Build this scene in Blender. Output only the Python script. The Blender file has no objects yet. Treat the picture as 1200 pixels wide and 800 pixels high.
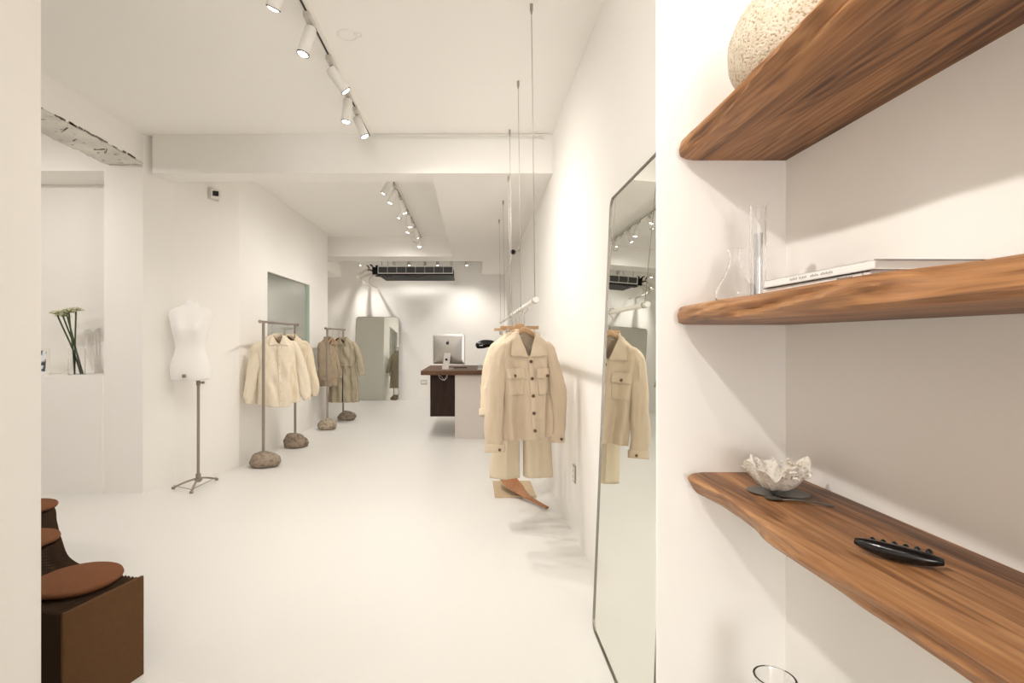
import bpy, bmesh, math, random
from mathutils import Vector, Matrix, noise, Euler
from mathutils.bvhtree import BVHTree
PI = math.pi
R = math.radians
COL = bpy.context.scene.collection
random.seed(7)

# ------------------------------------------------------------------ materials
def new_mat(name):
    m = bpy.data.materials.new(name); m.use_nodes = True
    nt = m.node_tree
    return m, nt, nt.nodes['Principled BSDF']

def simple(name, col, rough=0.6, metal=0.0, spec=0.5, bump=0.0, bscale=60, emis=None, estr=0, var=0.0, vscale=4, sheen=0):
    m, nt, b = new_mat(name)
    b.inputs['Base Color'].default_value = (*col, 1)
    b.inputs['Roughness'].default_value = rough
    b.inputs['Metallic'].default_value = metal
    b.inputs['Specular IOR Level'].default_value = spec
    if sheen: b.inputs['Sheen Weight'].default_value = sheen
    tc = nt.nodes.new('ShaderNodeTexCoord')
    if bump:
        n = nt.nodes.new('ShaderNodeTexNoise'); n.inputs['Scale'].default_value = bscale; n.inputs['Detail'].default_value = 6
        bp = nt.nodes.new('ShaderNodeBump'); bp.inputs['Strength'].default_value = bump; bp.inputs['Distance'].default_value = 0.01
        nt.links.new(tc.outputs['Object'], n.inputs['Vector'])
        nt.links.new(n.outputs['Fac'], bp.inputs['Height']); nt.links.new(bp.outputs['Normal'], b.inputs['Normal'])
    if var:
        n = nt.nodes.new('ShaderNodeTexNoise'); n.inputs['Scale'].default_value = vscale; n.inputs['Detail'].default_value = 5
        r = nt.nodes.new('ShaderNodeValToRGB')
        r.color_ramp.elements[0].position = .3; r.color_ramp.elements[1].position = .7
        r.color_ramp.elements[0].color = (*[c*(1-var) for c in col], 1)
        r.color_ramp.elements[1].color = (*[min(1, c*(1+var)) for c in col], 1)
        nt.links.new(tc.outputs['Object'], n.inputs['Vector'])
        nt.links.new(n.outputs['Fac'], r.inputs['Fac']); nt.links.new(r.outputs['Color'], b.inputs['Base Color'])
    if emis:
        b.inputs['Emission Color'].default_value = (*emis, 1); b.inputs['Emission Strength'].default_value = estr
    return m

def wood(name, stops, stretch=(9, .9, 9), rough=0.5, bump=.12, streak=None):
    """grain runs along the axis with the small stretch value"""
    m, nt, b = new_mat(name)
    b.inputs['Roughness'].default_value = rough
    N, Lk = nt.nodes.new, nt.links.new
    tc = N('ShaderNodeTexCoord'); oi = N('ShaderNodeObjectInfo')
    ad = N('ShaderNodeVectorMath'); ad.operation = 'MULTIPLY_ADD'
    Lk(oi.outputs['Location'], ad.inputs[0]); ad.inputs[1].default_value = (3.1, 3.1, 3.1); Lk(tc.outputs['Object'], ad.inputs[2])
    def mapped(k):
        mp = N('ShaderNodeMapping'); mp.inputs['Scale'].default_value = k; Lk(ad.outputs[0], mp.inputs['Vector']); return mp.outputs[0]
    def nz(k, det, sc=1, dist=0):
        n = N('ShaderNodeTexNoise'); n.inputs['Scale'].default_value = sc; n.inputs['Detail'].default_value = det; n.inputs['Distortion'].default_value = dist
        Lk(mapped(k), n.inputs['Vector']); return n.outputs['Fac']
    sx, sy, sz = stretch
    broad = nz((sx*1.1, sy*1.1, sz*1.1), 3, 1, 1.2)
    mid = nz((sx*4, sy*1.6, sz*4), 4, 1, 1.5)
    fine = nz((sx*22, sy*3.5, sz*22), 4, 1, .3)
    # ring bands: a contour of the broad noise
    rg = N('ShaderNodeMath'); rg.operation = 'MULTIPLY'; Lk(broad, rg.inputs[0]); rg.inputs[1].default_value = 62
    sn = N('ShaderNodeMath'); sn.operation = 'SINE'; Lk(rg.outputs[0], sn.inputs[0])
    def mul(o, k):
        q = N('ShaderNodeMath'); q.operation = 'MULTIPLY'; Lk(o, q.inputs[0]); q.inputs[1].default_value = k; return q.outputs[0]
    def add(o, p):
        q = N('ShaderNodeMath'); q.operation = 'ADD'; Lk(o, q.inputs[0]); Lk(p, q.inputs[1]); return q.outputs[0]
    v = add(add(mul(broad, .55), mul(mid, .35)), add(mul(fine, .28), mul(sn.outputs[0], .045)))
    sb = N('ShaderNodeMath'); sb.operation = 'SUBTRACT'; Lk(v, sb.inputs[0]); sb.inputs[1].default_value = .09
    out = sb.outputs[0]
    if streak:      # darker heartwood band along the wall-side edge
        sp_ = N('ShaderNodeSeparateXYZ'); Lk(tc.outputs['Object'], sp_.inputs[0])
        mr = N('ShaderNodeMapRange'); mr.interpolation_type = 'SMOOTHSTEP'
        Lk(add(sp_.outputs[0], mul(broad, .12)), mr.inputs[0])
        mr.inputs[1].default_value = streak[0]+.06; mr.inputs[2].default_value = streak[1]+.06; mr.inputs[3].default_value = 0; mr.inputs[4].default_value = -.13
        out = add(out, mr.outputs[0])
    r = N('ShaderNodeValToRGB'); els = r.color_ramp.elements
    els[0].position, els[0].color = stops[0][0], (*stops[0][1], 1)
    els[1].position, els[1].color = stops[-1][0], (*stops[-1][1], 1)
    for p, c in stops[1:-1]:
        e = els.new(p); e.color = (*c, 1)
    Lk(out, r.inputs['Fac']); Lk(r.outputs['Color'], b.inputs['Base Color'])
    bp = N('ShaderNodeBump'); bp.inputs['Strength'].default_value = bump; bp.inputs['Distance'].default_value = .004
    Lk(add(mul(fine, .6), mul(mid, .6)), bp.inputs['Height']); Lk(bp.outputs['Normal'], b.inputs['Normal'])
    return m

def glass(name, tint=(1, 1, 1), rough=0.0):
    m, nt, b = new_mat(name)
    b.inputs['Base Color'].default_value = (*tint, 1); b.inputs['Roughness'].default_value = rough
    b.inputs['Transmission Weight'].default_value = 1; b.inputs['IOR'].default_value = 1.45
    return m

def speckle(name, base, dark, scale=60, thr=(.36, .46), rough=.85, bump=.5, var=None):
    m, nt, b = new_mat(name); b.inputs['Roughness'].default_value = rough
    tc = nt.nodes.new('ShaderNodeTexCoord')
    n = nt.nodes.new('ShaderNodeTexNoise'); n.inputs['Scale'].default_value = scale; n.inputs['Detail'].default_value = 4
    nt.links.new(tc.outputs['Object'], n.inputs['Vector'])
    n2 = nt.nodes.new('ShaderNodeTexNoise'); n2.inputs['Scale'].default_value = scale*.16; n2.inputs['Detail'].default_value = 5
    nt.links.new(tc.outputs['Object'], n2.inputs['Vector'])
    r = nt.nodes.new('ShaderNodeValToRGB'); r.color_ramp.elements[0].position = thr[0]; r.color_ramp.elements[1].position = thr[1]
    r.color_ramp.elements[0].color = (*dark, 1); r.color_ramp.elements[1].color = (1, 1, 1, 1)
    nt.links.new(n.outputs['Fac'], r.inputs['Fac'])
    r2 = nt.nodes.new('ShaderNodeValToRGB'); r2.color_ramp.elements[0].position = .3; r2.color_ramp.elements[1].position = .7
    v = var or tuple(c*.75 for c in base)
    r2.color_ramp.elements[0].color = (*v, 1); r2.color_ramp.elements[1].color = (*base, 1)
    nt.links.new(n2.outputs['Fac'], r2.inputs['Fac'])
    mx = nt.nodes.new('ShaderNodeMix'); mx.data_type = 'RGBA'; mx.blend_type = 'MULTIPLY'; mx.inputs[0].default_value = 1
    nt.links.new(r2.outputs['Color'], mx.inputs[6]); nt.links.new(r.outputs['Color'], mx.inputs[7])
    nt.links.new(mx.outputs[2], b.inputs['Base Color'])
    bp = nt.nodes.new('ShaderNodeBump'); bp.inputs['Strength'].default_value = bump; bp.inputs['Distance'].default_value = .006
    nt.links.new(n.outputs['Fac'], bp.inputs['Height']); nt.links.new(bp.outputs['Normal'], b.inputs['Normal'])
    return m

WALLC = (.89, .87, .838)
M = {}
M['wall'] = simple('white_plaster', WALLC, .85, spec=.25, bump=.05, bscale=25, var=.012, vscale=1.2)
M['niche'] = M['wall']
M['ceiling'] = simple('ceiling_paint', (.92, .90, .868), .9, spec=.2)
M['floor'] = simple('white_epoxy_floor', (.72, .705, .68), .36, spec=.5, var=.012, vscale=1.0)
M['rough'] = speckle('broken_concrete', (.82, .79, .73), (.50, .46, .40), 24, (.30, .38), bump=.7)
M['metal'] = simple('brushed_steel', (.42, .38, .34), .42, 1)
M['iron'] = simple('raw_iron', (.36, .31, .27), .5, .75, bump=.05)
M['whitemetal'] = simple('white_powder_coat', (.82, .80, .76), .4)
M['graymetal'] = simple('grey_powder_coat', (.60, .57, .53), .45)
M['dark'] = simple('dark_slot', (.03, .028, .025), .5)
M['black'] = simple('black_gloss', (.008, .008, .009), .18)
M['blackmat'] = simple('black_matte', (.02, .02, .02), .6)
M['lens'] = simple('lit_lens', (1, 1, 1), .3, emis=(1, .95, .88), estr=14)
M['lensdim'] = simple('lit_lens_rear', (1, 1, 1), .3, emis=(1, .93, .82), estr=7)
M['mirror'] = simple('mirror_silver', (.83, .85, .80), .012, 1)
M['mirrorframe'] = simple('mirror_frame_metal', (.30, .28, .26), .35, 1)
M['tinted'] = simple('tinted_glass', (.30, .31, .27), .09, 0.0, spec=1.0)
M['tinted'].node_tree.nodes['Principled BSDF'].inputs['IOR'].default_value = 1.9
M['glassedge'] = simple('green_glass_edge', (.42, .52, .45), .2)
M['shelfwood'] = wood('live_edge_wood', [(.31, (.082, .031, .012)), (.43, (.215, .092, .034)), (.54, (.36, .168, .065)), (.69, (.52, .275, .12))], streak=(-.13, -.03))
M['deskwood'] = wood('desk_walnut', [(.25, (.045, .025, .016)), (.5, (.10, .048, .024)), (.8, (.19, .10, .055))], (1.5, 14, 14))
M['cabwood'] = wood('dark_walnut', [(.25, (.012, .006, .004)), (.55, (.03, .015, .010)), (.8, (.055, .028, .018))], (14, 14, 1.2), rough=.65)
M['hangwood'] = wood('beech', [(.2, (.33, .19, .095)), (.5, (.45, .28, .15)), (.8, (.55, .36, .20))], (3, 25, 25), rough=.5)
M['paddlewood'] = wood('reddish_wood', [(.2, (.16, .06, .02)), (.5, (.33, .14, .055)), (.8, (.44, .21, .09))], (20, 3, 20), rough=.35)
M['trouserhang'] = M['hangwood']
M['jacket'] = simple('sand_wool', (.58, .470, .345), .95, spec=.1, bump=.35, bscale=420, var=.035, vscale=300, sheen=.25)
M['jacket2'] = simple('cream_knit', (.68, .565, .42), .95, spec=.1, bump=.4, bscale=300, var=.03, vscale=200, sheen=.2)
M['trouser'] = simple('ecru_twill', (.62, .53, .39), .92, spec=.1, bump=.2, bscale=350, var=.02, vscale=100)
M['shirt'] = simple('cream_cotton', (.80, .715, .58), .9, spec=.12, bump=.15, bscale=200, var=.02, vscale=20)
M['shirt2'] = simple('oat_cotton', (.73, .635, .49), .9, spec=.12, bump=.15, bscale=200)
M['coat'] = simple('olive_linen', (.40, .35, .255), .93, spec=.1, bump=.3, bscale=150, var=.05, vscale=12)
M['coat2'] = simple('taupe_linen', (.36, .29, .205), .93, spec=.1, bump=.3, bscale=150, var=.05, vscale=12)
M['button'] = simple('horn_button', (.10, .055, .03), .35)
M['bone'] = simple('bone_button', (.62, .52, .38), .4)
M['label'] = simple('woven_label', (.80, .77, .70), .8)
M['stone'] = speckle('river_stone', (.40, .33, .26), (.62, .57, .52), 26, (.36, .56), var=(.24, .19, .145), bump=.6)
M['stonelight'] = speckle('pale_river_stone', (.47, .40, .31), (.55, .5, .45), 38, (.38, .55), var=(.28, .22, .165), bump=.8)
M['travertine'] = speckle('travertine', (.76, .69, .57), (.60, .50, .37), 210, (.36, .47), var=(.64, .55, .42), bump=.9)
M['dummy'] = simple('white_jersey', (.90, .885, .86), .9, spec=.1, bump=.1, bscale=200)
M['alu'] = simple('aluminium', (.62, .60, .58), .35, .85)
M['paper'] = simple('white_paper', (.90, .89, .875), .7)
M['ink'] = simple('print_ink', (.06, .06, .07), .7)
M['greyink'] = simple('grey_print', (.42, .41, .40), .7)
M['coral'] = speckle('white_coral', (.92, .89, .83), (.70, .62, .50), 160, (.3, .42), var=(.76, .70, .60), bump=1.0)
M['slate'] = simple('dark_pewter', (.15, .14, .128), .4, .5)
M['glass'] = glass('clear_glass', (1, 1, 1))
M['stem'] = simple('green_stem', (.055, .075, .028), .6)
M['petal'] = simple('pale_green_blossom', (.80, .78, .58), .8)
M['foliage'] = simple('blossom_green', (.25, .30, .12), .8)
M['kraft'] = simple('brown_kraft_board', (.115, .058, .025), .9, spec=.15, bump=.2, bscale=120, var=.05, vscale=60)
M['pleat'] = simple('dark_pleated_paper', (.050, .029, .017), .9, spec=.15)
M['felt'] = simple('rust_felt', (.185, .078, .038), .95, spec=.1, bump=.4, bscale=260, var=.06, vscale=60)
M['board'] = wood('pale_ash', [(.2, (.40, .29, .17)), (.5, (.50, .38, .24)), (.8, (.58, .45, .30))], (20, 2, 20), rough=.6)
M['counter'] = simple('counter_plaster', (.56, .51, .47), .75, spec=.3, var=.03, vscale=3)
M['grille'] = simple('coil_fins', (.055, .057, .055), .5, .3)
M['louvregrey'] = simple('dark_grey_louvre', (.13, .13, .125), .5)
M['duct'] = simple('dark_steel_box', (.010, .009, .009), .6, 0, spec=.2)
M['pipe'] = simple('white_pipe_wrap', (.74, .70, .64), .8)

for k in ('cabwood', 'deskwood'): M[k].node_tree.nodes['Principled BSDF'].inputs['Specular IOR Level'].default_value = .18

# ------------------------------------------------------------------ mesh helpers
class MB:
    def __init__(s): s.bm = bmesh.new()
    def box(s, x0, x1, y0, y1, z0, z1, mtx=None):
        vs = [s.bm.verts.new(p) for p in ((x0,y0,z0),(x1,y0,z0),(x1,y1,z0),(x0,y1,z0),(x0,y0,z1),(x1,y0,z1),(x1,y1,z1),(x0,y1,z1))]
        for f in ((0,3,2,1),(4,5,6,7),(0,1,5,4),(1,2,6,5),(2,3,7,6),(3,0,4,7)): s.bm.faces.new([vs[i] for i in f])
        if mtx is not None: bmesh.ops.transform(s.bm, matrix=mtx, verts=vs)
        return s
    def prism(s, pts, z0, z1, axis='z', mtx=None):
        def P(a, b, c): return {'z': (a, b, c), 'x': (c, a, b), 'y': (a, c, b)}[axis]
        lo = [s.bm.verts.new(P(a, b, z0)) for a, b in pts]; hi = [s.bm.verts.new(P(a, b, z1)) for a, b in pts]
        n = len(pts)
        s.bm.faces.new(lo[::-1]); s.bm.faces.new(hi)
        for i in range(n): s.bm.faces.new((lo[i], lo[(i+1) % n], hi[(i+1) % n], hi[i]))
        if mtx is not None: bmesh.ops.transform(s.bm, matrix=mtx, verts=lo+hi)
        return s
    def loft(s, rings, caps=(True, True), closed=True):
        rv = [[s.bm.verts.new(p) for p in r] for r in rings]
        n = len(rings[0])
        for a, b in zip(rv[:-1], rv[1:]):
            for i in range(n if closed else n-1):
                j = (i+1) % n
                s.bm.faces.new((a[i], a[j], b[j], b[i]))
        if caps[0]: s.bm.faces.new(rv[0][::-1])
        if caps[1]: s.bm.faces.new(rv[-1])
        return rv
    def lathe(s, prof, c=(0, 0, 0), n=40, caps=(True, True), f=None):
        rings = []
        for r, z in prof:
            ring = []
            for i in range(n):
                a = 2*PI*i/n
                rr = max(r, 1e-5)
                p = Vector((rr*math.cos(a), rr*math.sin(a), z))
                if f: p = f(p, a)
                ring.append(p+Vector(c))
            rings.append(ring)
        s.loft(rings, caps); return s
    def tube(s, pts, r, n=10, caps=True, ab=None, fold=None, up=None):
        pts = [Vector(p) for p in pts]; rings = []
        U = None
        for i, p in enumerate(pts):
            T = (pts[min(i+1, len(pts)-1)]-pts[max(i-1, 0)]).normalized()
            if up is not None:
                U = Vector(up).cross(T); U = U.normalized()
            elif U is None:
                ref = Vector((0, 0, 1)) if abs(T.z) < .9 else Vector((1, 0, 0))
                U = ref.cross(T).normalized()
            else:
                U = (U-T*U.dot(T)).normalized()
            V = T.cross(U)
            rr = r[i] if isinstance(r, (list, tuple)) else r
            a, b = (rr, rr) if not isinstance(rr, (list, tuple)) else rr
            ring = []
            for k in range(n):
                t = 2*PI*k/n
                g = 1+(fold(t, i/(len(pts)-1)) if fold else 0)
                ring.append(p+U*(a*g*math.cos(t))+V*(b*g*math.sin(t)))
            rings.append(ring)
        s.loft(rings, (caps, caps)); return s
    def build(s, name, mat, parent=None, smooth=False, bevel=0, solid=0, sub=0, loc=None, segs=2):
        bmesh.ops.recalc_face_normals(s.bm, faces=s.bm.faces)
        if smooth:
            for e in s.bm.edges:
                if len(e.link_faces) == 2 and e.calc_face_angle(0) > R(48): e.smooth = False
        me = bpy.data.meshes.new(name); s.bm.to_mesh(me); s.bm.free()
        o = bpy.data.objects.new(name, me); COL.objects.link(o)
        me.materials.append(M[mat] if isinstance(mat, str) else mat)
        if smooth:
            for p in me.polygons: p.use_smooth = True
        if solid:
            md = o.modifiers.new('solid', 'SOLIDIFY'); md.thickness = solid; md.offset = 0
        if bevel:
            md = o.modifiers.new('bevel', 'BEVEL'); md.width = bevel; md.segments = segs; md.limit_method = 'ANGLE'; md.angle_limit = R(40)
            if not smooth:
                for p in me.polygons: p.use_smooth = True
                md.harden_normals = True
        if sub:
            md = o.modifiers.new('sub', 'SUBSURF'); md.levels = sub; md.render_levels = sub
        if parent is not None: o.parent = parent
        if loc is not None: o.location = loc
        return o

def tag(o, label=None, cat=None, group=None, kind=None):
    if label: o['label'] = label
    if cat: o['category'] = cat
    if group: o['group'] = group
    if kind: o['kind'] = kind
    return o
def empty(name, loc=(0, 0, 0), rz=0, **k):
    o = bpy.data.objects.new(name, None); COL.objects.link(o); o.empty_display_size = .1
    o.location = loc; o.rotation_euler = (0, 0, rz)
    return tag(o, **k)
def struct(name, mb, mat, **k): return tag(mb.build(name, mat, **k), kind='structure')
def children(o): return [c for c in bpy.data.objects if c.parent == o]
def copy_tree(o, parent=None):
    c = o.copy(); COL.objects.link(c)
    if parent is not None: c.parent = parent
    for ch in children(o):
        if ch.type != 'LIGHT': copy_tree(ch, c)
    return c
def lerp(a, b, t): return a+(b-a)*t
def interp(tab, t):
    if t <= tab[0][0]: return tab[0][1]
    for (a, va), (b, vb) in zip(tab[:-1], tab[1:]):
        if t <= b:
            k = (t-a)/(b-a)
            k = k*k*(3-2*k)*.5+k*.5
            return va+(vb-va)*k
    return tab[-1][1]
def smoothpath(pts, n):
    """Catmull-Rom through the points"""
    pts = [Vector(p) for p in pts]; P = [pts[0]*2-pts[1]]+pts+[pts[-1]*2-pts[-2]]
    out = []
    m = len(pts)-1
    for i in range(n+1):
        u = i/n*m; k = min(int(u), m-1); t = u-k
        a, b, c, d = P[k:k+4]
        out.append(.5*((2*b)+(c-a)*t+(2*a-5*b+4*c-d)*t*t+(3*b-a-3*c+d)*t**3))
    return out

# ------------------------------------------------------------------ the room
H = 3.04
struct('floor', MB().box(-5.0, 1.2, -8.2, 12.0, -.12, 0), 'floor')
struct('ceiling', MB().box(-5.0, 1.2, -8.2, 12.0, H, H+.12), 'ceiling')
struct('wall_back', MB().box(-4.0, .9, 11.5, 11.65, 0, H), 'wall')
struct('wall_right', MB().box(.67, .9, 1.50, 11.5, 0, H), 'wall')
# short return wall that carries the shelf ends; its far side falls away behind the corner
struct('wall_front_right', MB().prism([(.462, 1.35), (.95, 1.35), (.95, 1.52), (.63, 1.52)], 0, H), 'wall', bevel=.012, segs=4)
struct('wall_alcove', MB().box(.797, .95, -7.6, 1.35, 0, H), 'wall')
struct('wall_front_left', MB().box(-1.42, -1.305, -7.6, 1.60, 0, H), 'wall', bevel=.006)
# rear wall behind the camera; its window is added for fill light
m = MB()
m.box(-5.0, -1.15, -7.75, -7.6, 0, H); m.box(.65, 1.1, -7.75, -7.6, 0, H); m.box(-1.15, .65, -7.75, -7.6, 2.8, H); m.box(-1.15, .65, -7.75, -7.6, 0, .25)
struct('wall_rear', m, 'wall')
struct('added_rear_window', MB().box(-1.15, .65, -7.70, -7.69, .25, 2.8), 'glass')
# left wall: oblique piece then straight piece with a tinted pane
XL = -2.40
wy0, wy1, wz0, wz1 = 6.16, 7.75, .68, 2.10
m = MB()
m.prism([(-2.80, 4.48), (-2.66, 4.70), (XL, 5.42), (XL, 5.60), (-2.62, 5.60), (-3.13, 4.72), (-3.13, 4.48)], 0, H)
m.box(XL-.2, XL, 5.60, wy0, 0, H); m.box(XL-.2, XL, wy1, 8.70, 0, H)
m.box(XL-.2, XL, wy0, wy1, 0, wz0); m.box(XL-.2, XL, wy0, wy1, wz1, H)
struct('wall_left', m, 'wall')
w = struct('window_1', MB().box(XL-.05, XL-.035, wy0, wy1, wz0, wz1), 'tinted')
e = MB(); e.box(XL-.035, XL-.004, wy1-.035, wy1, wz0, wz1).build('pane_edge', 'glassedge', w)
struct('wall_far_left', MB().box(-3.75, -3.6, 8.5, 11.5, 0, H), 'wall')
struct('wall_recess_left', MB().box(-3.75, XL-.2, 8.5, 8.7, 0, H), 'wall')
struct('wall_outer_left', MB().box(-5.0, -4.85, -7.75, 4.95, 0, H), 'wall')
# niche wall with ledge, seen through the left opening
m = MB()
m.box(-4.85, -3.13, 4.46, 5.00, 0, .995)
m.box(-4.85, -3.13, 4.88, 5.00, .995, H)
m.box(-4.85, -3.13, 4.48, 4.88, 2.73, H)
struct('wall_niche', m, 'wall')
# beams
struct('trim_1', MB().box(-2.72, .67, 4.48, 4.72, 2.71, H), 'wall')
struct('trim_2', MB().box(-2.62, .67, 8.95, 9.50, 2.71, H), 'wall')
struct('trim_3', MB().box(-.36, .67, 4.72, 8.95, 2.71, H), 'wall')
struct('trim_4', MB().box(.17, .67, 9.50, 11.5, 2.72, H), 'wall')
struct('trim_5', MB().box(-3.6, -2.87, 9.50, 11.5, 2.66, H), 'wall')
# raw lintel over the left opening: painted side, broken concrete underside
lint = struct('trim_6', MB().box(-3.10, -2.80, -7.6, 4.48, 2.80, H), 'wall')
m = MB(); rings = []
NY = 240
for j in range(NY+1):
    y = lerp(-.5, 4.475, j/NY); ring = []
    for i in range(15):
        x = lerp(-3.10, -2.797, i/14)
        d = .010*noise.noise(Vector((x*30, y*9, 1)))+.006*noise.noise(Vector((x*70, y*40, 5)))
        if i in (0, 14): x += .008*noise.noise(Vector((y*35, i, 3)))+.006*noise.noise(Vector((y*90, i, 8)))
        ring.append((x, y, 2.788+d))
    rings.append(ring)
m.loft(rings, (False, False), closed=False)
m.build('broken_underside', 'rough', lint, smooth=True, solid=.016)
# jagged dark chips along the broken edge
m = MB()
for k in range(150):
    y = random.uniform(0.3, 4.4); l = random.uniform(.01, .07)
    m.box(-2.7985, -2.7955, y, y+l, 2.797+random.uniform(-.004, .002), 2.803+random.uniform(0, .010))
for k in range(26):
    y = random.uniform(1.0, 4.3); x = random.uniform(-3.05, -2.85); l = random.uniform(.03, .12)
    a = random.uniform(-.9, .2)
    m.box(-l/2, l/2, -.0018, .0018, -.004, .004, Matrix.Translation((x, y, 2.777)) @ Matrix.Rotation(a, 4, 'Z'))
m.build('crack', simple('dark_crack', (.20, .175, .15), .9), lint)  # dark cracks and edge chips built as thin strips

# ------------------------------------------------------------------ tracks and spots
def track(name_label, x, y0, y1, z=H, along='y'):
    m = MB()
    if along == 'y':
        t = empty('lighting_track', (x, (y0+y1)/2, z-.02), label=name_label, cat='lighting track')
        L = (y1-y0)/2
        m.box(-.018, .018, -L, L, -.012, .02); m.build('rail', 'whitemetal', t)
        MB().box(-.006, .006, -L+.01, L-.01, -.0135, -.011).build('slot', 'dark', t)
    else:
        t = empty('lighting_track', ((x+y1)/2, y0, z-.02), label=name_label, cat='lighting track')
        L = (y1-x)/2
        m.box(-L, L, -.018, .018, -.012, .02); m.build('rail', 'whitemetal', t)
        MB().box(-L+.01, L-.01, -.006, .006, -.0135, -.011).build('slot', 'dark', t)
    return t
XT = -.87
track('long white ceiling track carrying the five nearest spotlights, before the first beam', XT, -.2, 4.44)
track('white ceiling track between the two beams, crowded with small spotlights', XT, 5.1, 8.9)
track('white crosswise ceiling track at the back above the air conditioner', -2.6, 10.7, 0.1, along='x')

LA = bpy.data.lights
def lamp_data(name, power, size, col=(1, .955, .893), blend=1.0, r=.03):
    l = LA.new(name, 'SPOT'); l.energy = power; l.spot_size = R(size); l.spot_blend = blend; l.color = col; l.shadow_soft_size = r
    return l
def make_spot():
    t = empty('track_spotlight')
    MB().box(-.017, .017, -.055, .055, -.030, .0).build('adapter', 'graymetal', t, bevel=.003)
    MB().tube([(0, .02, -.03), (0, .02, -.052)], .007, 8).build('swivel', 'metal', t)
    h = MB().lathe([(.006, .018), (.026, .016), (.031, .008), (.032, -.13), (.030, -.138), (.027, -.138), (.026, -.128), (.02, -.124)], n=28).build('head', 'whitemetal', t, smooth=True, loc=(0, .02, -.06))
    MB().lathe([(.0335, -.134), (.0335, -.139), (.027, -.139), (.027, -.134)], n=28, caps=(False, False)).build('bezel', 'dark', h)
    MB().lathe([(.0262, -.134), (.024, -.140), (.017, -.145), (.0001, -.1475)], n=24, caps=(False, False)).build('lens', 'lens', h, smooth=True)
    return t
proto_spot = make_spot()
spot_count = [0]
def put_spot(x, y, z, d, label, group, power=30, size=60, scale=1.0, rz=0, **kw):
    t = proto_spot if spot_count[0] == 0 else copy_tree(proto_spot)
    spot_count[0] += 1
    t.location = (x, y, z-.032); t.rotation_euler = (0, 0, rz); t.scale = (scale,)*3
    tag(t, label, 'spotlight', group)
    hd = [c for c in children(t) if c.name.startswith('head')][0]
    dv = Vector(d).normalized()
    if rz: dv = Matrix.Rotation(-rz, 3, 'Z') @ dv
    hd.rotation_euler = dv.to_track_quat('-Z', 'Y').to_euler()
    if power:
        l = bpy.data.objects.new('spot_lamp', lamp_data('spot_lamp', power, size, **kw)); COL.objects.link(l)
        l.parent = hd; l.location = (0, 0, -.158)
    return t
# near track (y, direction, label)
g1 = 'spotlights on the near ceiling track'
near = [
 (-.05, (.80, .65, -.85), 16, None), (.62, (1.65, .02, -1.75), 52, None), (1.45, (.95, .75, -.9), 22, None),
 (2.38, (-.42, .35, -.86), 26, 'white cylinder spotlight cut by the top edge, nearest in view on the near track'),
 (2.80, (-.26, -.08, -.95), 26, 'second spotlight in view on the near track, head tilted left, grey adapter above'),
 (3.22, (.62, .35, -.85), 50, 'middle one of the five near track spotlights, head tilted to the right'),
 (3.64, (-.10, .05, -1), 34, 'fourth spotlight on the near track, hanging almost straight down'),
 (3.93, (.45, .10, -1), 43, 'last spotlight on the near track, closest to the first beam'),
]
for y, d, pw, lab in near:
    if lab: put_spot(XT, y, H, d, lab, g1, pw, 140)
    else:
        put_spot(XT, y, H, d, 'track spotlight above and behind the camera on the near track', g1, pw, 110)
g2 = 'small spotlights on the track between the beams'
mids = [(5.50, (-.7, .3, -1), 'first spotlight after the first beam, at the near end of the middle track'),
 (5.85, (-.5, .2, -1), 'second spotlight from the near end of the middle track'),
 (6.30, (.35, .3, -1), 'third spotlight from the near end of the middle track'),
 (6.60, (-.6, .4, -1), 'fourth spotlight along the middle track'),
 (7.05, (.1, .2, -1), 'fifth spotlight along the middle track'),
 (7.50, (-.6, .2, -1), 'sixth spotlight along the middle track'),
 (7.85, (.3, .5, -1), 'third from last spotlight on the middle track'),
 (8.20, (-.4, .6, -1), 'second from last spotlight on the middle track'),
 (8.62, (-.1, -.2, -1), 'last spotlight of the middle track, just before the second beam')]
for y, d, lab in mids: put_spot(XT, y, H, d, lab, g2, 19, 130)
g3 = 'spotlights along the back track above the air conditioner'
backs = [(-2.28, 1, 'lit spotlight at the left end of the back track, left of the air conditioner'),
 (-1.60, 0, 'dim spotlight over the left part of the air conditioner'),
 (-1.29, 1, 'small lit spotlight over the left middle of the air conditioner'),
 (-.97, 0, 'dim spotlight over the middle of the air conditioner'),
 (-.71, 1, 'lit spotlight over the right half of the air conditioner'),
 (-.12, 1, 'lit spotlight at the right end of the back track, right of the air conditioner')]
for x, on, lab in backs:
    t = put_spot(x, 10.7, H, (0, .24 if on else .5, -1), lab, g3, 47 if on else 8, 118, rz=PI/2)
# surface conduit along ceiling/beam joint
m = MB(); m.tube([(XT, 4.462, 3.022), (.585, 4.462, 3.022)], .006, 8); m.tube([(XT, 4.466, 3.004), (.585, 4.466, 3.004)], .005, 8)
m.box(.578, .60, 4.45, 4.48, 2.992, 3.035)
tag(m.build('cable_conduit', 'whitemetal'), 'thin double white conduit running along the top of the first beam', 'conduit')
# faint old fixing ring on the ceiling
m = MB(); n = 40
m.lathe([(.05, 0), (.055, -.003), (.06, 0)], (-.72, 3.02, H-.0005), n=40, caps=(False, False))
m.lathe([(.018, 0), (.021, -.003), (.024, 0)], (-.66, 3.02, H-.0005), n=24, caps=(False, False))
tag(m.build('ceiling_patch', 'whitemetal', smooth=True), 'faint round patch marks on the ceiling right of the near spotlights', 'patch')

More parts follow.
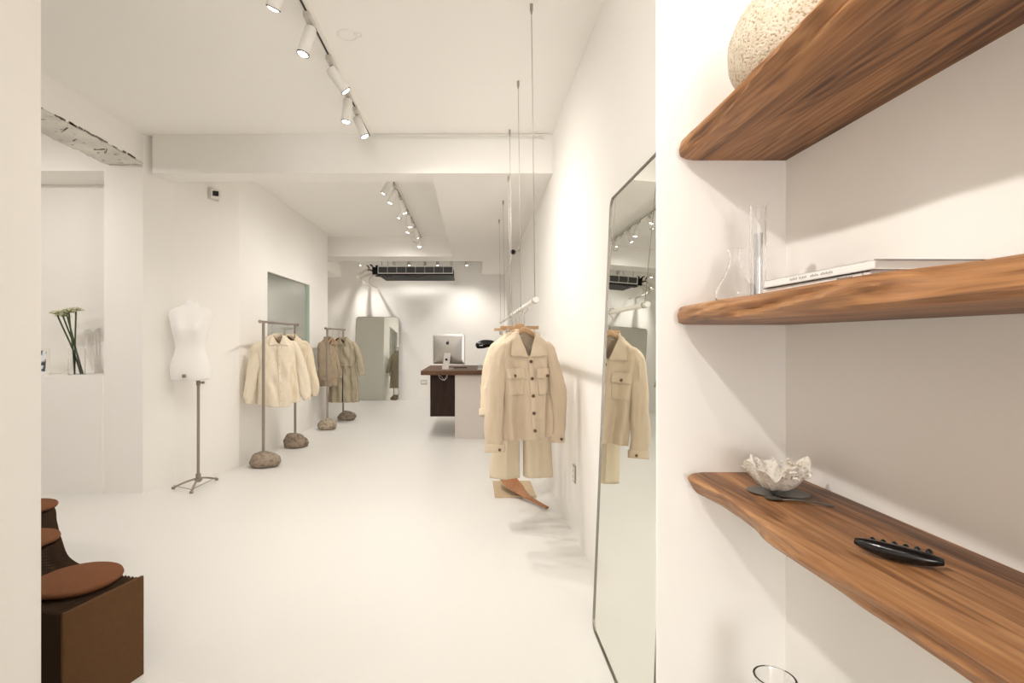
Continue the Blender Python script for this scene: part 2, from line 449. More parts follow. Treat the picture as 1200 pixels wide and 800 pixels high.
# ------------------------------------------------------------------ shelves
def shelf(zt, thick, rim_t, rim_b, label, seed, group='live-edge wooden shelves in the alcove'):
    Y0, Y1 = -.35, 1.349
    t = empty('wooden_shelf', (.797, Y1, zt-thick), label=label, cat='shelf', group=group)
    N = 180; rings = []
    for j in range(N+1):
        # concentrate rings near the end
        y = lerp(Y1, Y0, j/N)
        s = Y1-y
        rc = .035
        cut = rc*(1-math.sqrt(max(0, 1-(1-min(s, rc)/rc)**2))) if s < rc else 0
        xt = interp(rim_t, s)+cut*.9; xb = interp(rim_b, s)+cut
        nz = lambda k, f, a: a*noise.noise(Vector((y*f, k, seed)))
        pts = []
        xback = .7965
        for k in range(9): pts.append((lerp(xback, xb+.012, k/8), y, zt-thick))
        pts.append((xb+.004, y, zt-thick+.003))
        nf = 9
        for k in range(nf):
            u = (k+.5)/nf
            fade = min(1, s/.09); carve = fade*.010*math.sin(PI*u)*(noise.noise(Vector((y*5+u*2.0, seed*3, 0)))*2.2)+fade*nz(k*.35, 14, .0030)
            pts.append((lerp(xb, xt, u)-carve-.004*math.sin(PI*u), y, zt-thick+.004+(thick-.008)*u))
        pts.append((xt+.004, y, zt-.002))
        for k in range(9): pts.append((lerp(xt+.012, xback, k/8), y, zt))
        rings.append([Vector(p)-Vector((.797, Y1, zt-thick)) for p in pts])
    m = MB(); m.loft(rings)
    o = m.build('plank', 'shelfwood', t, smooth=True)
    md = o.modifiers.new('es', 'EDGE_SPLIT'); md.split_angle = R(50)
    return t
shelf(1.802, .045, [(0, .520), (.1, .519), (.28, .519), (.5, .512), (.6, .508), (1.7, .515)],
      [(0, .513), (.15, .535), (.3, .528), (.5, .527), (1.7, .53)], 'top live-edge wooden shelf seen from below, carrying the round stone vase', 3)
shelf(1.384, .046, [(0, .515), (.15, .506), (.24, .500), (.36, .509), (.5, .502), (.67, .494), (.79, .525), (1.7, .52)],
      [(0, .512), (.25, .502), (.5, .495), (.7, .482), (.9, .47), (1.7, .50)], 'middle live-edge wooden shelf at eye level with glass vases and books', 9)
shelf(.9625, .050, [(0, .540), (.05, .528), (.2, .548), (.33, .538), (.5, .528), (.7, .538), (1.7, .53)],
      [(0, .556), (.16, .574), (.28, .570), (.38, .553), (.55, .557), (.8, .556), (1.7, .55)], 'lowest live-edge wooden shelf carrying the coral bowl and black massager', 17)

# round stone vase
def sphf(p, a):
    n_ = noise.noise(p*9)*.006+noise.noise(p*30)*.002
    return p*(1+n_/.1)
r = .118; prof = []
for k in range(29):
    a = lerp(-PI/2+.35, PI/2-.3, k/28)
    prof.append((r*1.02*math.cos(a)**.94, .115+r*.985*math.sin(a)))
prof += [(prof[-1][0]-.01, prof[-1][1]-.012), (prof[-1][0]-.02, .12), (.02, .06)]
prof[0] = (prof[0][0], prof[0][1])
zmin = prof[0][1]
t = empty('round_vase', (.655, 1.095, 1.802), label='round pitted cream stone vase at the far end of the top shelf', cat='vase')
MB().lathe([(a, b-zmin) for a, b in prof], n=64, f=sphf).build('body', 'travertine', t, smooth=True)

# glass carafe
def shell(prof, th, floor=.004):
    """outer profile up, inner profile down -> closed glass shell"""
    inner = [(max(r-th, .0005), max(z, prof[0][1]+floor)) for r, z in reversed(prof)]
    return [(.0005, prof[0][1])]+prof+inner+[(.0005, prof[0][1]+floor)]
zs2 = 1.3845
m = MB(); m.lathe(shell([(.030, 0), (.038, .004), (.0425, .016), (.041, .030), (.033, .048), (.021, .068), (.0135, .088), (.0105, .105), (.0115, .114), (.0145, .124), (.0150, .126)], .0022), n=40)
c = tag(m.build('glass_carafe', 'glass', smooth=True, loc=(.606, 1.228, zs2)), 'small bulbous clear glass carafe at the left end of the middle shelf', 'carafe')
m = MB(); m.lathe(shell([(.0165, 0), (.0165, .10), (.0165, .2165)], .002), n=32)
tag(m.build('glass_cylinder', 'glass', smooth=True, loc=(.640, 1.19, zs2)), 'tall narrow clear glass cylinder vase standing beside the carafe', 'vase')
m = MB(); m.lathe(shell([(.009, 0), (.009, .08), (.009, .15)], .0015), n=24)
tag(m.build('glass_tube', 'glass', smooth=True, loc=(.6405, 1.19, zs2+.005)), 'slim clear glass tube standing inside the tall glass cylinder', 'tube')

# books: cover block + pages
def book(x0, x1, y0, y1, z, th, label, rz=0, spine=None):
    t = empty('book', ((x0+x1)/2, (y0+y1)/2, z), rz, label=label, cat='book', group='white books on the middle shelf')
    hx, hy = (x1-x0)/2, (y1-y0)/2
    m = MB(); m.box(-hx, hx, -hy, hy, 0, .0015); m.box(-hx, hx, -hy, hy, th-.0015, th); m.box(-hx, -hx+.002, -hy, hy, 0, th)
    m.build('cover', 'paper', t)
    MB().box(-hx+.002, hx-.003, -hy+.0012, hy-.003, .0015, th-.0015).build('pages', simple('page_block', (.66, .62, .58), .8), t)
    m = MB()
    if spine == 'a':
        # tiny grey spine lettering
        for k in range(26):
            if k in (7, 13, 14, 20): continue
            yy = -.052+k*.0042
            m.box(-hx-.0003, -hx+.0003, yy, yy+.0026, th*.38, th*.38+.0028+.0012*(k % 2))
        m.build('spine_text', 'greyink', t)
        m = MB(); m.box(-hx, hx, -hy-.0004, -hy+.001, th-.0010, th+.0002)
        m.build('cover_edge', 'ink', t)
    else:
        for k in range(7):
            yy = -hy+.035+k*.0048
            m.box(-hx-.0003, -hx+.0003, yy, yy+.0034, th*.30, th*.30+.005)
        m.build('spine_text', 'ink', t)
        m = MB(); m.box(-hx-.0004, -hx+.0004, -hy+.012, -hy+.015, .0, th); m.build('spine_mark', 'greyink', t)
    return t
book(.556, .775, .742, 1.016, zs2, .0130, 'lower white book of the two stacked on the middle shelf', rz=0, spine='b')
book(.552, .768, .732, 1.003, zs2+.0132, .0135, 'upper white book on the middle shelf with fine grey spine lettering', rz=R(.6), spine='a')

# coral bowl on dark plates
zs3 = .963
bx, by = .657, 1.165
t = empty('small_plate', (bx-.006, by+.004, zs3), label='thin dark pewter disc under the coral bowl, left one of the pair', cat='plate', group='dark discs under the coral bowl')
MB().lathe([(.030, 0), (.040, .001), (.043, .003), (.041, .0035), (.030, .002)], n=40).build('disc', 'slate', t, smooth=True)
t = empty('small_plate', (bx+.024, by-.024, zs3+.0038), label='thin dark pewter disc overlapping the first, nearer the spoon', cat='plate', group='dark discs under the coral bowl')
MB().lathe([(.030, 0), (.036, .001), (.039, .003), (.037, .0035), (.030, .002)], n=40).build('disc', 'slate', t, smooth=True)
def ruff(p, a):
    u = min(1, max(0, p.z/.05))
    k = 1+u*u*(.13*math.sin(5*a+.8)+.10*math.sin(3*a+2)+.06*math.sin(11*a))
    z = p.z+u*u*(.009*math.sin(4*a+1)+.007*math.sin(7*a)+.004*math.sin(13*a))
    q = Vector((p.x*k, p.y*k, z))
    q += Vector((noise.noise(p*90), noise.noise(p*90+Vector((7, 0, 0))), noise.noise(p*90+Vector((0, 9, 0)))))*.0035
    return q
m = MB()
po = [(.012, 0), (.024, .001), (.036, .008), (.045, .020), (.052, .032), (.060, .042), (.066, .048)]
pi_ = [(.062, .049), (.054, .040), (.045, .030), (.037, .018), (.026, .009), (.010, .006)]
m.lathe([(.0005, 0)]+po+pi_+[(.0005, .006)], n=90, f=ruff)
t = empty('coral_bowl', (bx+.006, by-.006, zs3+.0115), label='white ruffled coral-like bowl on dark discs on the lowest shelf', cat='bowl')
m.build('bowl', 'coral', t, smooth=True)
# knobbly rim pieces on the coral
m = MB()
for k in range(44):
    a = random.uniform(-2.0, 1.2); rr = .060+random.uniform(-.008, .006)
    c = Vector((rr*math.cos(a), rr*math.sin(a), .046+random.uniform(-.014, .006)))
    p2 = c+Vector((random.uniform(-.01, .01), random.uniform(-.01, .01), random.uniform(-.002, .008)))
    m.tube([c, (c+p2)/2+Vector((0, 0, .002)), p2], [.0036, .003, .0018], 6)
m.build('rim_growth', 'coral', t, smooth=True)
# spoon
m = MB()
sp = empty('spoon', (.630, 1.112, zs3), label='dark pewter spoon lying in front of the coral bowl', cat='spoon')
d = Vector((.722-.630, 1.060-1.112, 0)); L = d.length; sp.rotation_euler = (0, 0, math.atan2(d.y, d.x))
path = smoothpath([(.018, 0, .004), (.035, 0, .006), (.06, 0, .007), (L, 0, .004)], 16)
m.tube(path, [(.0026+.0016*(i/16), .0020) for i in range(17)], 10)
m.build('handle', 'slate', sp, smooth=True)
m = MB(); m.lathe([(.0005, 0.0005), (.008, .001), (.0135, .004), (.0142, .005), (.012, .0042), (.006, .0022), (.0005, .0018)], n=30, f=lambda p, a: Vector((p.x*1.25, p.y*.85, p.z)))
m.build('bowl', 'slate', sp, smooth=True)
# black massager with knobs
a0, a1 = Vector((.613, .848, 0)), Vector((.690, .775, 0))
ms = empty('massage_tool', (.651, .812, zs3), math.atan2((a1-a0).y, (a1-a0).x), label='glossy black boat-shaped massage tool with knobs on the lowest shelf', cat='massage tool')
hl = (a1-a0).length/2
N = 36; pts = []; rad = []
for i in range(N+1):
    u = i/N; x = lerp(-hl, hl, u)
    w_ = .0125*(math.sin(PI*min(1, max(0, u*.93+.035)))**.42)
    pts.append((x, -.004+.006*math.sin(PI*u)*-1, .0122+(.004*(1-u)**3)))
    rad.append((w_*1.0+.0003, w_*.95+.0003))
m = MB(); m.tube(pts, rad, 20); m.build('body', 'black', ms, smooth=True)
for k in range(6):
    x = lerp(-hl*.62, hl*.68, k/5)
    m = MB(); m.lathe([(.0005, 0), (.0032, .0006), (.0044, .004), (.0040, .0076), (.0022, .0098), (.0004, .0102)], n=14)
    o = m.build('knob', 'black', ms, smooth=True, loc=(x, .0105, .0135)); o.rotation_euler = (R(-45), 0, 0)
# big glass bottle below
m = MB(); m.lathe(shell([(.085, 0), (.10, .01), (.105, .10), (.105, .32), (.085, .40), (.045, .46), (.034, .50), (.034, .59), (.040, .612)], .004, .008), n=44)
tag(m.build('glass_bottle', 'glass', smooth=True, loc=(.615, 1.08, 0.0)), 'tall clear glass bottle on the floor below the lowest shelf', 'bottle')

# ------------------------------------------------------------------ mirrors
def rrect(w, h, r, n=8, inset=0):
    pts = []
    x0, x1, z0, z1 = -w/2+inset, w/2-inset, inset, h-inset
    r = max(r-inset, .001)
    for cx, cz, a0 in ((x1-r, z0+r, -90), (x1-r, z1-r, 0), (x0+r, z1-r, 90), (x0+r, z0+r, 180)):
        for k in range(n+1):
            a = R(a0+90*k/n); pts.append((cx+r*math.cos(a), cz+r*math.sin(a)))
    return pts
def leaning_mirror(loc, rz, w, h, lean, label, r=.05, th=.025, fr=.008):
    t = empty('leaning_mirror', loc, rz, label=label, cat='mirror')
    t.rotation_euler = (lean, 0, rz)     # local -Y is the reflecting side
    o_, i_ = rrect(w, h, r), rrect(w, h, r, inset=fr)
    m = MB(); n = len(o_)
    rings = [[(a, 0, b) for a, b in i_], [(a, -th*.5, b) for a, b in i_], [(a, -th*.5, b) for a, b in o_], [(a, th*.5, b) for a, b in o_], [(a, th*.5, b) for a, b in i_]]
    m.loft([[Vector(p) for p in r_] for r_ in rings], (False, True)); m.build('frame', 'mirrorframe', t)
    m = MB(); m.prism(i_, -th*.25, th*.3, axis='y'); m.build('mirror_glass', 'mirror', t)
    return t
# right wall mirror: bottom edge plane x=.532, top x=.612 at z 1.92; reflecting side faces -X
lean = math.atan2(.080, 1.925)
leaning_mirror((.546, 1.995, 0), R(-90), .79, 1.935, -lean, 'large frameless-looking floor mirror leaning on the right wall beside the shelves', r=.045, fr=.005, th=.022)
leaning_mirror((-2.08, 11.36, 0.0), 0, .93, 1.80, -R(3.2), 'pale rounded floor mirror leaning on the back wall behind the far rack', r=.07, th=.03, fr=.004)

# ------------------------------------------------------------------ hanging rail on the right
XR, ZR = .318, 1.504
rail = empty('hanging_rail', (XR, 4.4, ZR), label='long white tube clothes rail hung on steel cables beside the right wall', cat='clothes rail')
m = MB(); m.tube([(0, 2.69-4.4, 0), (0, 6.25-4.4, 0)], .0145, 20); m.build('tube', 'whitemetal', rail, smooth=True)
for y, zt in ((2.745, H), (3.56, H), (4.39, H), (4.56, 2.71), (5.36, 2.71), (6.20, 2.71)):
    dz = zt-ZR
    x2 = -.018
    m = MB(); m.tube([(x2, y-4.4, dz-.02), (x2*.6, y-4.4, dz*.6), (0, y-4.4, 0.012)], .0022, 6)
    c = m.build('cable', 'metal', rail, smooth=True)
    m = MB(); m.tube([(x2, y-4.4, dz), (x2, y-4.4, dz-.035)], .0085, 10); m.tube([(x2, y-4.4, dz-.03), (x2, y-4.4, dz-.05)], .005, 8)
    m.build('ceiling_fitting', 'metal', c)
    m = MB(); m.lathe([(.0165, -.008), (.0165, .008)], n=16, caps=(False, False))
    o = m.build('cable_loop', 'metal', c, solid=.002); o.location = (0, y-4.4, 0); o.rotation_euler = (R(90), 0, 0)

# ------------------------------------------------------------------ hangers and garments
def hanger_coat(loc, rz, label, drop=.145, w=.125, mat='hangwood', group='wooden hangers', tall=.03):
    """loc = centre of the bar it hangs on; arms below"""
    t = empty('coat_hanger', loc, rz, label=label, cat='hanger', group=group)
    pts = []
    for k in range(15):
        a = R(200-k*16.5)
        pts.append((.0, 0, 0)+Vector(( .0245*math.cos(a), 0, .0245*math.sin(a)-.006)) if False else Vector((.0235*math.cos(a), 0, .0235*math.sin(a)-.0035)))
    pts += [Vector((-.002, 0, -.040)), Vector((0, 0, -.06)), Vector((0, 0, -drop+.01))]
    pts = smoothpath(pts, 60)
    MB().tube(pts, .0023, 8).build('hook', 'metal', t, smooth=True)
    rings = []
    m = MB(); P = smoothpath([(-w, 0, -drop-.075), (-w*.55, 0, -drop-.032), (-w*.2, 0, -drop-.002), (0, 0, -drop+.008), (w*.2, 0, -drop-.002), (w*.55, 0, -drop-.032), (w, 0, -drop-.075)], 40)
    m.tube(P, [(.018-.006*abs(i/20-1), .0075) if True else 0 for i in range(41)], 14, up=(0, 1, 0))
    m.build('arms', mat, t, smooth=True)
    return t
def hanger_bar(loc, rz, label, w=.17, drop=.115, group='wooden hangers', clips=True):
    t = empty('clip_hanger', loc, rz, label=label, cat='hanger', group=group)
    pts = [Vector((.0235*math.cos(R(200-k*16.5)), 0, .0235*math.sin(R(200-k*16.5))-.0035)) for k in range(15)]
    pts += [Vector((-.002, 0, -.040)), Vector((0, 0, -.06)), Vector((0, 0, -drop+.005))]
    MB().tube(smoothpath(pts, 60), .0023, 8).build('hook', 'metal', t, smooth=True)
    m = MB(); m.box(-w, w, -.007, .007, -drop-.012, -drop+.010); m.box(-.03, .03, -.009, .009, -drop-.008, -drop+.026)
    m.build('bar', 'hangwood', t, bevel=.004)
    if clips:
        for s in (-1, 1):
            m = MB(); m.box(s*w*.62-.012, s*w*.62+.012, -.011, .011, -drop-.045, -drop-.010); m.tube([(s*w*.62-.012, -.012, -drop-.03), (s*w*.62+.012, -.012, -drop-.03)], .004, 8)
            m.build('clip', 'metal', t, bevel=.002)
    return t

class Cloth:
    """a garment hanging in its own frame: origin at the hem centre, front towards -Y"""
    def __init__(s, name, loc, rz, label, cat, group, L, prof, mat, seed=0, folds=(5, 9), amp=.03, tail=0.0, vneck=None, p=.8, NT=112, NZ=72, wr=.004, skew=0, gather=None, solid=.004):
        s.t = empty(name, loc, rz, label=label, cat=cat, group=group)
        s.L, s.mat, s.seed = L, mat, seed
        rings = []; bm = bmesh.new(); rv = []
        for j in range(NZ+1):
            t = j/NZ; z = L*t
            w, d = interp([(a, b) for a, b, c in prof], t), interp([(a, c) for a, b, c in prof], t)
            row = []
            for i in range(NT):
                th = 2*PI*i/NT
                c_, s_ = math.cos(th), math.sin(th)
                x = w*math.copysign(abs(c_)**p, c_); y = d*math.copysign(abs(s_)**p, s_)
                f = (1-t)**.8
                if gather: f = gather(t)
                k = amp*f*(math.sin(folds[0]*th+seed+.8*math.sin(t*3+seed))+.7*math.sin(folds[1]*th+seed*2.3+t*1.5))
                y += k*math.copysign(1, s_)*abs(s_)**.5
                x += k*.4*c_
                q = Vector((x*6, y*6, z*3.0+seed*5))
                y += wr*1.6*noise.noise(q)+wr*noise.noise(Vector((x*22, y*10+seed, z*11)))+wr*(2.4*noise.noise(Vector((x*15+z*6+seed, s_, z*2.6)))-2.8*abs(noise.noise(Vector((x*9-z*5+seed, s_*2, z*4+seed)))))*(1 if t < .85 else .3)
                zz = z+tail*(1-t)**4*(abs(c_)**1.5)
                row.append(bm.verts.new((x+skew*(1-t)**2*d, y, zz)))
            rv.append(row)
        for j in range(NZ):
            for i in range(NT):
                a, b, c, d_ = rv[j][i], rv[j][(i+1) % NT], rv[j+1][(i+1) % NT], rv[j+1][i]
                cen = (a.co+b.co+c.co+d_.co)/4
                if vneck:
                    zv, wv = vneck     # opening from zv up, half width wv at the top
                    if cen.y < 0 and cen.z > zv and abs(cen.x) < wv*((cen.z-zv)/(L-zv))**.75: continue
                bm.faces.new((a, b, c, d_))
        bmesh.ops.recalc_face_normals(bm, faces=bm.faces)
        s.bvh = BVHTree.FromBMesh(bm)
        m = MB(); m.bm.free(); m.bm = bm
        s.body = m.build('body', mat, s.t, smooth=True, solid=solid)
    def y(s, x, z, front=True):
        sg = -1 if front else 1
        h = s.bvh.ray_cast(Vector((x, sg*1.0, z)), Vector((0, -sg, 0)))
        return h[0].y if h[0] is not None else None
    def patch(s, name, quad, off, mat=None, parent=None, nu=14, nv=14, th=.004, shape=None, front=True, ridge=0):
        """quad: four (x,z) corners: bl, br, tr, tl"""
        bl, br, tr, tl = [Vector((a, b)) for a, b in quad]
        m = MB(); rows = []; prev = [-.05]*(nu+1)
        for j in range(nv+1):
            v = j/nv; row = []; qs = []; ys = []
            for i in range(nu+1):
                u = i/nu
                q = (bl*(1-u)+br*u)*(1-v)+(tl*(1-u)+tr*u)*v
                y = s.y(q.x, q.y, front)
                if front and y is not None and y > -.008: y = None
                qs.append(q); ys.append(y)
            ok = [i for i, y in enumerate(ys) if y is not None]
            ys = [ys[min(ok, key=lambda k: abs(k-i))] if ok else prev[i] for i in range(nu+1)]
            prev = ys
            for i in range(nu+1):
                o = off+(shape(i/nu, v) if shape else 0)
                row.append(Vector((qs[i].x, ys[i]-o if front else ys[i]+o, qs[i].y)))
            rows.append(row)
        for _ in range(2):
            for j in range(1, nv):
                for i in range(nu+1): rows[j][i].y = (rows[j-1][i].y+rows[j][i].y*2+rows[j+1][i].y)/4
        # smooth in depth a little so cloth pieces read as one plane
        for _ in range(3):
            for row in rows:
                for i in range(1, nu): row[i].y = (row[i-1].y+row[i].y*2+row[i+1].y)/4
        m.loft(rows, (False, False), closed=False)
        o = m.build(name, mat or s.mat, parent or s.t, smooth=True, solid=th)
        return o
    def button(s, x, z, r=.010, mat='button', off=.008, parent=None):
        y = s.y(x, z) or -.05
        m = MB(); m.tube([(x, y-off+.004, z), (x, y-off-.003, z)], r, 14); m.tube([(x, y-off-.003, z), (x, y-off-.0045, z)], [r*.8, r*.7], 14)
        return m.build('button', mat, parent or s.t, bevel=.0008)
    def sleeve(s, pts, rads, seed, cuff=True, cuffmat=None, btn='button', cuffh=.05, name='sleeve', fold=.07):
        P = smoothpath(pts, 46)
        n = len(P)
        rr = [(interp([(a, b) for a, b, c in rads], i/(n-1)), interp([(a, c) for a, b, c in rads], i/(n-1))) for i in range(n)]
        for i in range(n):
            P[i] = P[i]+Vector((.006*noise.noise(Vector((i*.12, seed, 0))), .010*noise.noise(Vector((i*.10, seed, 4))), 0))
        f = lambda a, u: fold*math.sin(2*a+seed+4*u)*min(1, u*3)+fold*.6*math.sin(3*a+seed*2-5*u+2*math.sin(7*u))+.03*math.sin(11*u+a+seed)+min(1, u*4)*(.22*noise.noise(Vector((math.cos(a)*1.3, math.sin(a)*1.3+seed, u*5)))-.16*abs(noise.noise(Vector((math.cos(a)*2.2+u*3, math.sin(a)*2.2+seed, u*7-seed)))))
        m = MB(); m.tube(P, rr, 36, caps=False, fold=f, up=(0, 1, 0))
        sl = m.build(name, s.mat, s.t, smooth=True, solid=.004)
        if cuff:
            k0 = n-max(2, int(cuffh/((P[-1]-P[0]).length/n)))
            Q = P[k0:]
            d = (P[-1]-P[-2]).normalized()
            Q = [P[-1]-d*(cuffh*(1-i/6)) for i in range(7)]
            a, b = rr[-1]
            m = MB(); m.tube(Q, [(a*1.07+.002, b*1.07+.003)]*7, 36, caps=False, fold=lambda t_, u: f(t_, 1)*.8, up=(0, 1, 0))
            cf = m.build('cuff', cuffmat or s.mat, s.t, smooth=True, solid=.005)
            c = Q[3]
            m = MB(); m.tube([c+Vector((a*.2, -b*1.07-.003, 0)), c+Vector((a*.2, -b*1.07-.009, 0))], .009, 14)
            m.build('button', btn, cf)
        return sl
    def collar(s, zv, wn, wide, drop, stand=.028, mat=None, label=True, gap=.004):
        L = s.L
        for sg in (-1, 1):
            q = [(sg*gap, zv), (sg*wide*.92, L-drop), (sg*wide*.70, L-.012), (sg*wn*.98, L+.004)]
            if sg < 0: q = [q[1], q[0], q[3], q[2]]
            s.patch('collar', q, .011, mat, th=.005, nu=16, nv=16, shape=lambda u, v: .004*math.sin(PI*u))
        # stand round the back of the neck
        m = MB(); rows = []
        for v in range(5):
            row = []
            for i in range(31):
                a = lerp(R(-35), R(215), i/30)
                rx, ry = wn*(1.05-.06*v/4), .050-.004*v/4
                row.append(Vector((rx*math.cos(a), ry*math.sin(a)-.004, L-.022+stand*1.4*v/4)))
            rows.append(row)
        m.loft(rows, (False, False), closed=False)
        m.build('collar_stand', mat or s.mat, s.t, smooth=True, solid=.005)
        if label:
            m = MB(); m.box(-.026, .026, .036, .0385, L-.030, L-.016); lb = m.build('neck_label', s.mat if label != 'w' else 'label', s.t)
            m = MB()
            for k in range(6): m.box(-.024+k*.0085, -.024+k*.0085+.0052, .0345, .0362, L-.027, L-.019)
            m.build('label_marks', 'label', lb)

def overshirt(name, loc, rz, label, group, L=.69, mat='jacket', seed=1, hw=.215, pockets=True, buttons=5, short=False, tail=0, bm_='button', placket=True, slen=.66, amp=.018, wr=.005):
    prof = [(0, hw*.84, .078), (.25, hw*.87, .073), (.55, hw*.94, .070), (.78, hw*1.0, .060), (.855, hw*.95, .050), (.90, hw*.80, .044), (.94, hw*.62, .040), (.975, hw*.45, .036), (1, .066, .033)]
    zv = L-.160
    c = Cloth(name, loc, rz, label, 'jacket' if pockets else 'shirt', group, L, prof, mat, seed=seed, amp=amp, tail=tail, vneck=(zv, .066), wr=wr)
    for sg in (-1, 1):
        P = [(sg*hw*.62, 0, L-.082), (sg*hw*.84, -.004, L-.116), (sg*hw*1.00, -.018, L-.22), (sg*hw*1.12, -.034, L-.38), (sg*hw*1.18, -.052 if sg < 0 else -.02, L-slen*.80), (sg*hw*(1.22 if sg < 0 else 1.14), -.085 if sg < 0 else -.022, L-slen-(.045 if sg < 0 else .015))]
        rad = [(0, .028, .030), (.12, .040, .044), (.3, .050, .052), (.55, .053, .050), (.85, .055 if sg < 0 else .047, .044), (1, .056 if sg < 0 else .044, .040)]
        c.sleeve(P, rad, seed+sg*2, btn=bm_)
    c.collar(zv, .062, .128, .150)
    if placket:
        c.patch('placket', [(-.004, .006), (.030, .006), (.030, zv+.01), (-.004, zv+.01)], .006, nu=4, nv=50, th=.004)
        MB_ = None
    for k in range(buttons):
        z = lerp(zv-.025, .065, k/(buttons-1)); c.button(.013, z, .0105 if pockets else .006, mat=bm_, off=.012)
    if pockets:
        for sg in (-1, 1):
            cx = sg*.100+.008
            zt = zv-.085
            c.patch('pocket', [(cx-.053, zt-.15), (cx+.053, zt-.15), (cx+.055, zt), (cx-.055, zt)], .006, th=.004)
            q = [(cx-.060, zt-.045), (cx+.060, zt-.045), (cx+.060, zt+.018), (cx-.060, zt+.018)]
            fl = c.patch('pocket_flap', q, .013, th=.005, shape=lambda u, v: .005*(1-v))
            c.button(cx, zt-.028, .0105, mat=bm_, off=.023, parent=fl)
    return c

RG = 'clothes on the hanging rail'
HG = 'wooden hangers on the hanging rail'
# front jacket
jy = 3.36
th = R(17)
hanger_coat((XR+.004, jy, ZR+.0165-.0195), th, 'beech hanger with steel hook inside the nearest sand jacket', group=HG)
overshirt('wool_jacket', (XR+.006, jy, .678), th, 'sand wool overshirt with two flap pockets and brown buttons, nearest on the rail', RG, L=.672, seed=1.3, hw=.187, amp=.030, slen=.69)
# trousers on clip hanger
ty = 3.66
hanger_bar((XR+.0, ty, ZR-.003), R(6), 'straight beech clip hanger holding the ecru trousers behind the nearest jacket', group=HG, w=.135)
def trousers(loc, rz, label, L=1.0, mat='trouser'):
    t = empty('wide_trousers', loc, rz, label=label, cat='trousers', group=RG)
    zc = L*.70
    for sg in (-1, 1):
        m = MB(); NT, NZ = 48, 50; rings = []
        for j in range(NZ+1):
            v = j/NZ; z = L*v if v < .999 else L
            w = interp([(0, .102), (.35, .092), (.7, .082), (1, .055)], v); d = interp([(0, .055), (.5, .05), (.8, .06), (1, .030)], v)
            cx = sg*interp([(0, .118), (.5, .102), (.7, .082), (1, .050)], v)
            ring = []
            for i in range(NT):
                a = 2*PI*i/NT; c_, s_ = math.cos(a), math.sin(a)
                x = cx+w*math.copysign(abs(c_)**.8, c_); y = d*math.copysign(abs(s_)**.8, s_)
                y += .008*(1-v)*math.sin(4*a+sg+v*2)+.006*noise.noise(Vector((x*10, y*10, z*6)))
                # front crease
                y -= .010*math.exp(-((x-cx)/.012)**2)*(1 if s_ < 0 else -1)*(v < .8)
                ring.append(Vector((x, y, z)))
            rings.append(ring)
        m.loft(rings, (False, True)); m.build('leg', mat, t, smooth=True, solid=.004)
    m = MB(); rings = []
    for z in (L-.045, L-.02, L+.004):
        rings.append([Vector((.104*math.cos(2*PI*i/40), .036*math.sin(2*PI*i/40), z)) for i in range(40)])
    m.loft(rings, (False, False)); m.build('waistband', mat, t, smooth=True, solid=.006)
    return t
trousers((XR+.012, ty, .355), R(6), 'ecru wide-leg trousers hanging behind the nearest jacket, hems showing below it', L=.992)
# second jacket
jy2 = 3.98
hanger_coat((XR-.002, jy2, ZR-.003), R(16), 'beech hanger inside the cream knit cardigan behind the trousers', group=HG)
overshirt('knit_cardigan', (XR-.012, jy2, .69), R(16), 'cream knit jacket hanging behind the sand overshirt, left sleeve showing', RG, L=.655, mat='jacket2', seed=4.2, hw=.190, pockets=False, buttons=5, slen=.55)
hanger_bar((XR, 4.36, ZR-.003), R(4), 'straight beech clip hanger at the far end of the hanging clothes', group=HG, w=.15)
c = Cloth('knit_skirt', (XR+.02, 4.36, .70), R(4), 'cream skirt clipped to the last hanger behind the cardigan', 'skirt', RG, .655,
          [(0, .15, .07), (.5, .135, .055), (1, .100, .020)], 'jacket2', seed=2.2, amp=.012, NT=80, NZ=40)

# wood paddle and board on the floor
bd = MB().box(-.17, .17, -.235, .235, 0, .018).build('wooden_board', 'board', bevel=.003, loc=(.345, 4.585, 0.0))
tag(bd, 'pale flat square wooden board on the floor under the hanging clothes', 'board')
pd = empty('wooden_paddle', (.30, 4.42, .018), label='large reddish wooden leaf-shaped ladle lying on the pale floor board', cat='ladle')
path = smoothpath([(-.10, .22, .16), (-.045, .13, .115), (.03, .0, .055), (.10, -.12, .030), (.19, -.27, .012), (.262, -.385, .002)], 40)
rr = []
for i in range(41):
    u = i/40
    w_ = interp([(0, .006), (.06, .045), (.22, .085), (.42, .080), (.60, .045), (.72, .024), (.9, .019), (1, .016)], u)
    rr.append((w_, interp([(0, .004), (.3, .013), (.6, .014), (1, .010)], u)))
m = MB()
pts = path; rings = []
for i, p in enumerate(pts):
    T = (pts[min(i+1, 40)]-pts[max(i-1, 0)]).normalized(); S = Vector((0, 0, 1)).cross(T).normalized(); Nn = T.cross(S)
    if Nn.z < 0: Nn = -Nn
    a, b = rr[i]; ring = []
    dish = interp([(0, .0), (.3, .024), (.55, .010), (.7, 0), (1, 0)], i/40)
    for k in range(24):
        q = 2*PI*k/24; c_, s_ = math.cos(q), math.sin(q)
        ring.append(p+S*(a*c_)+Nn*(b*s_+dish*(c_*c_)))
    rings.append(ring)
m.loft(rings); m.build('ladle', 'paddlewood', pd, smooth=True)

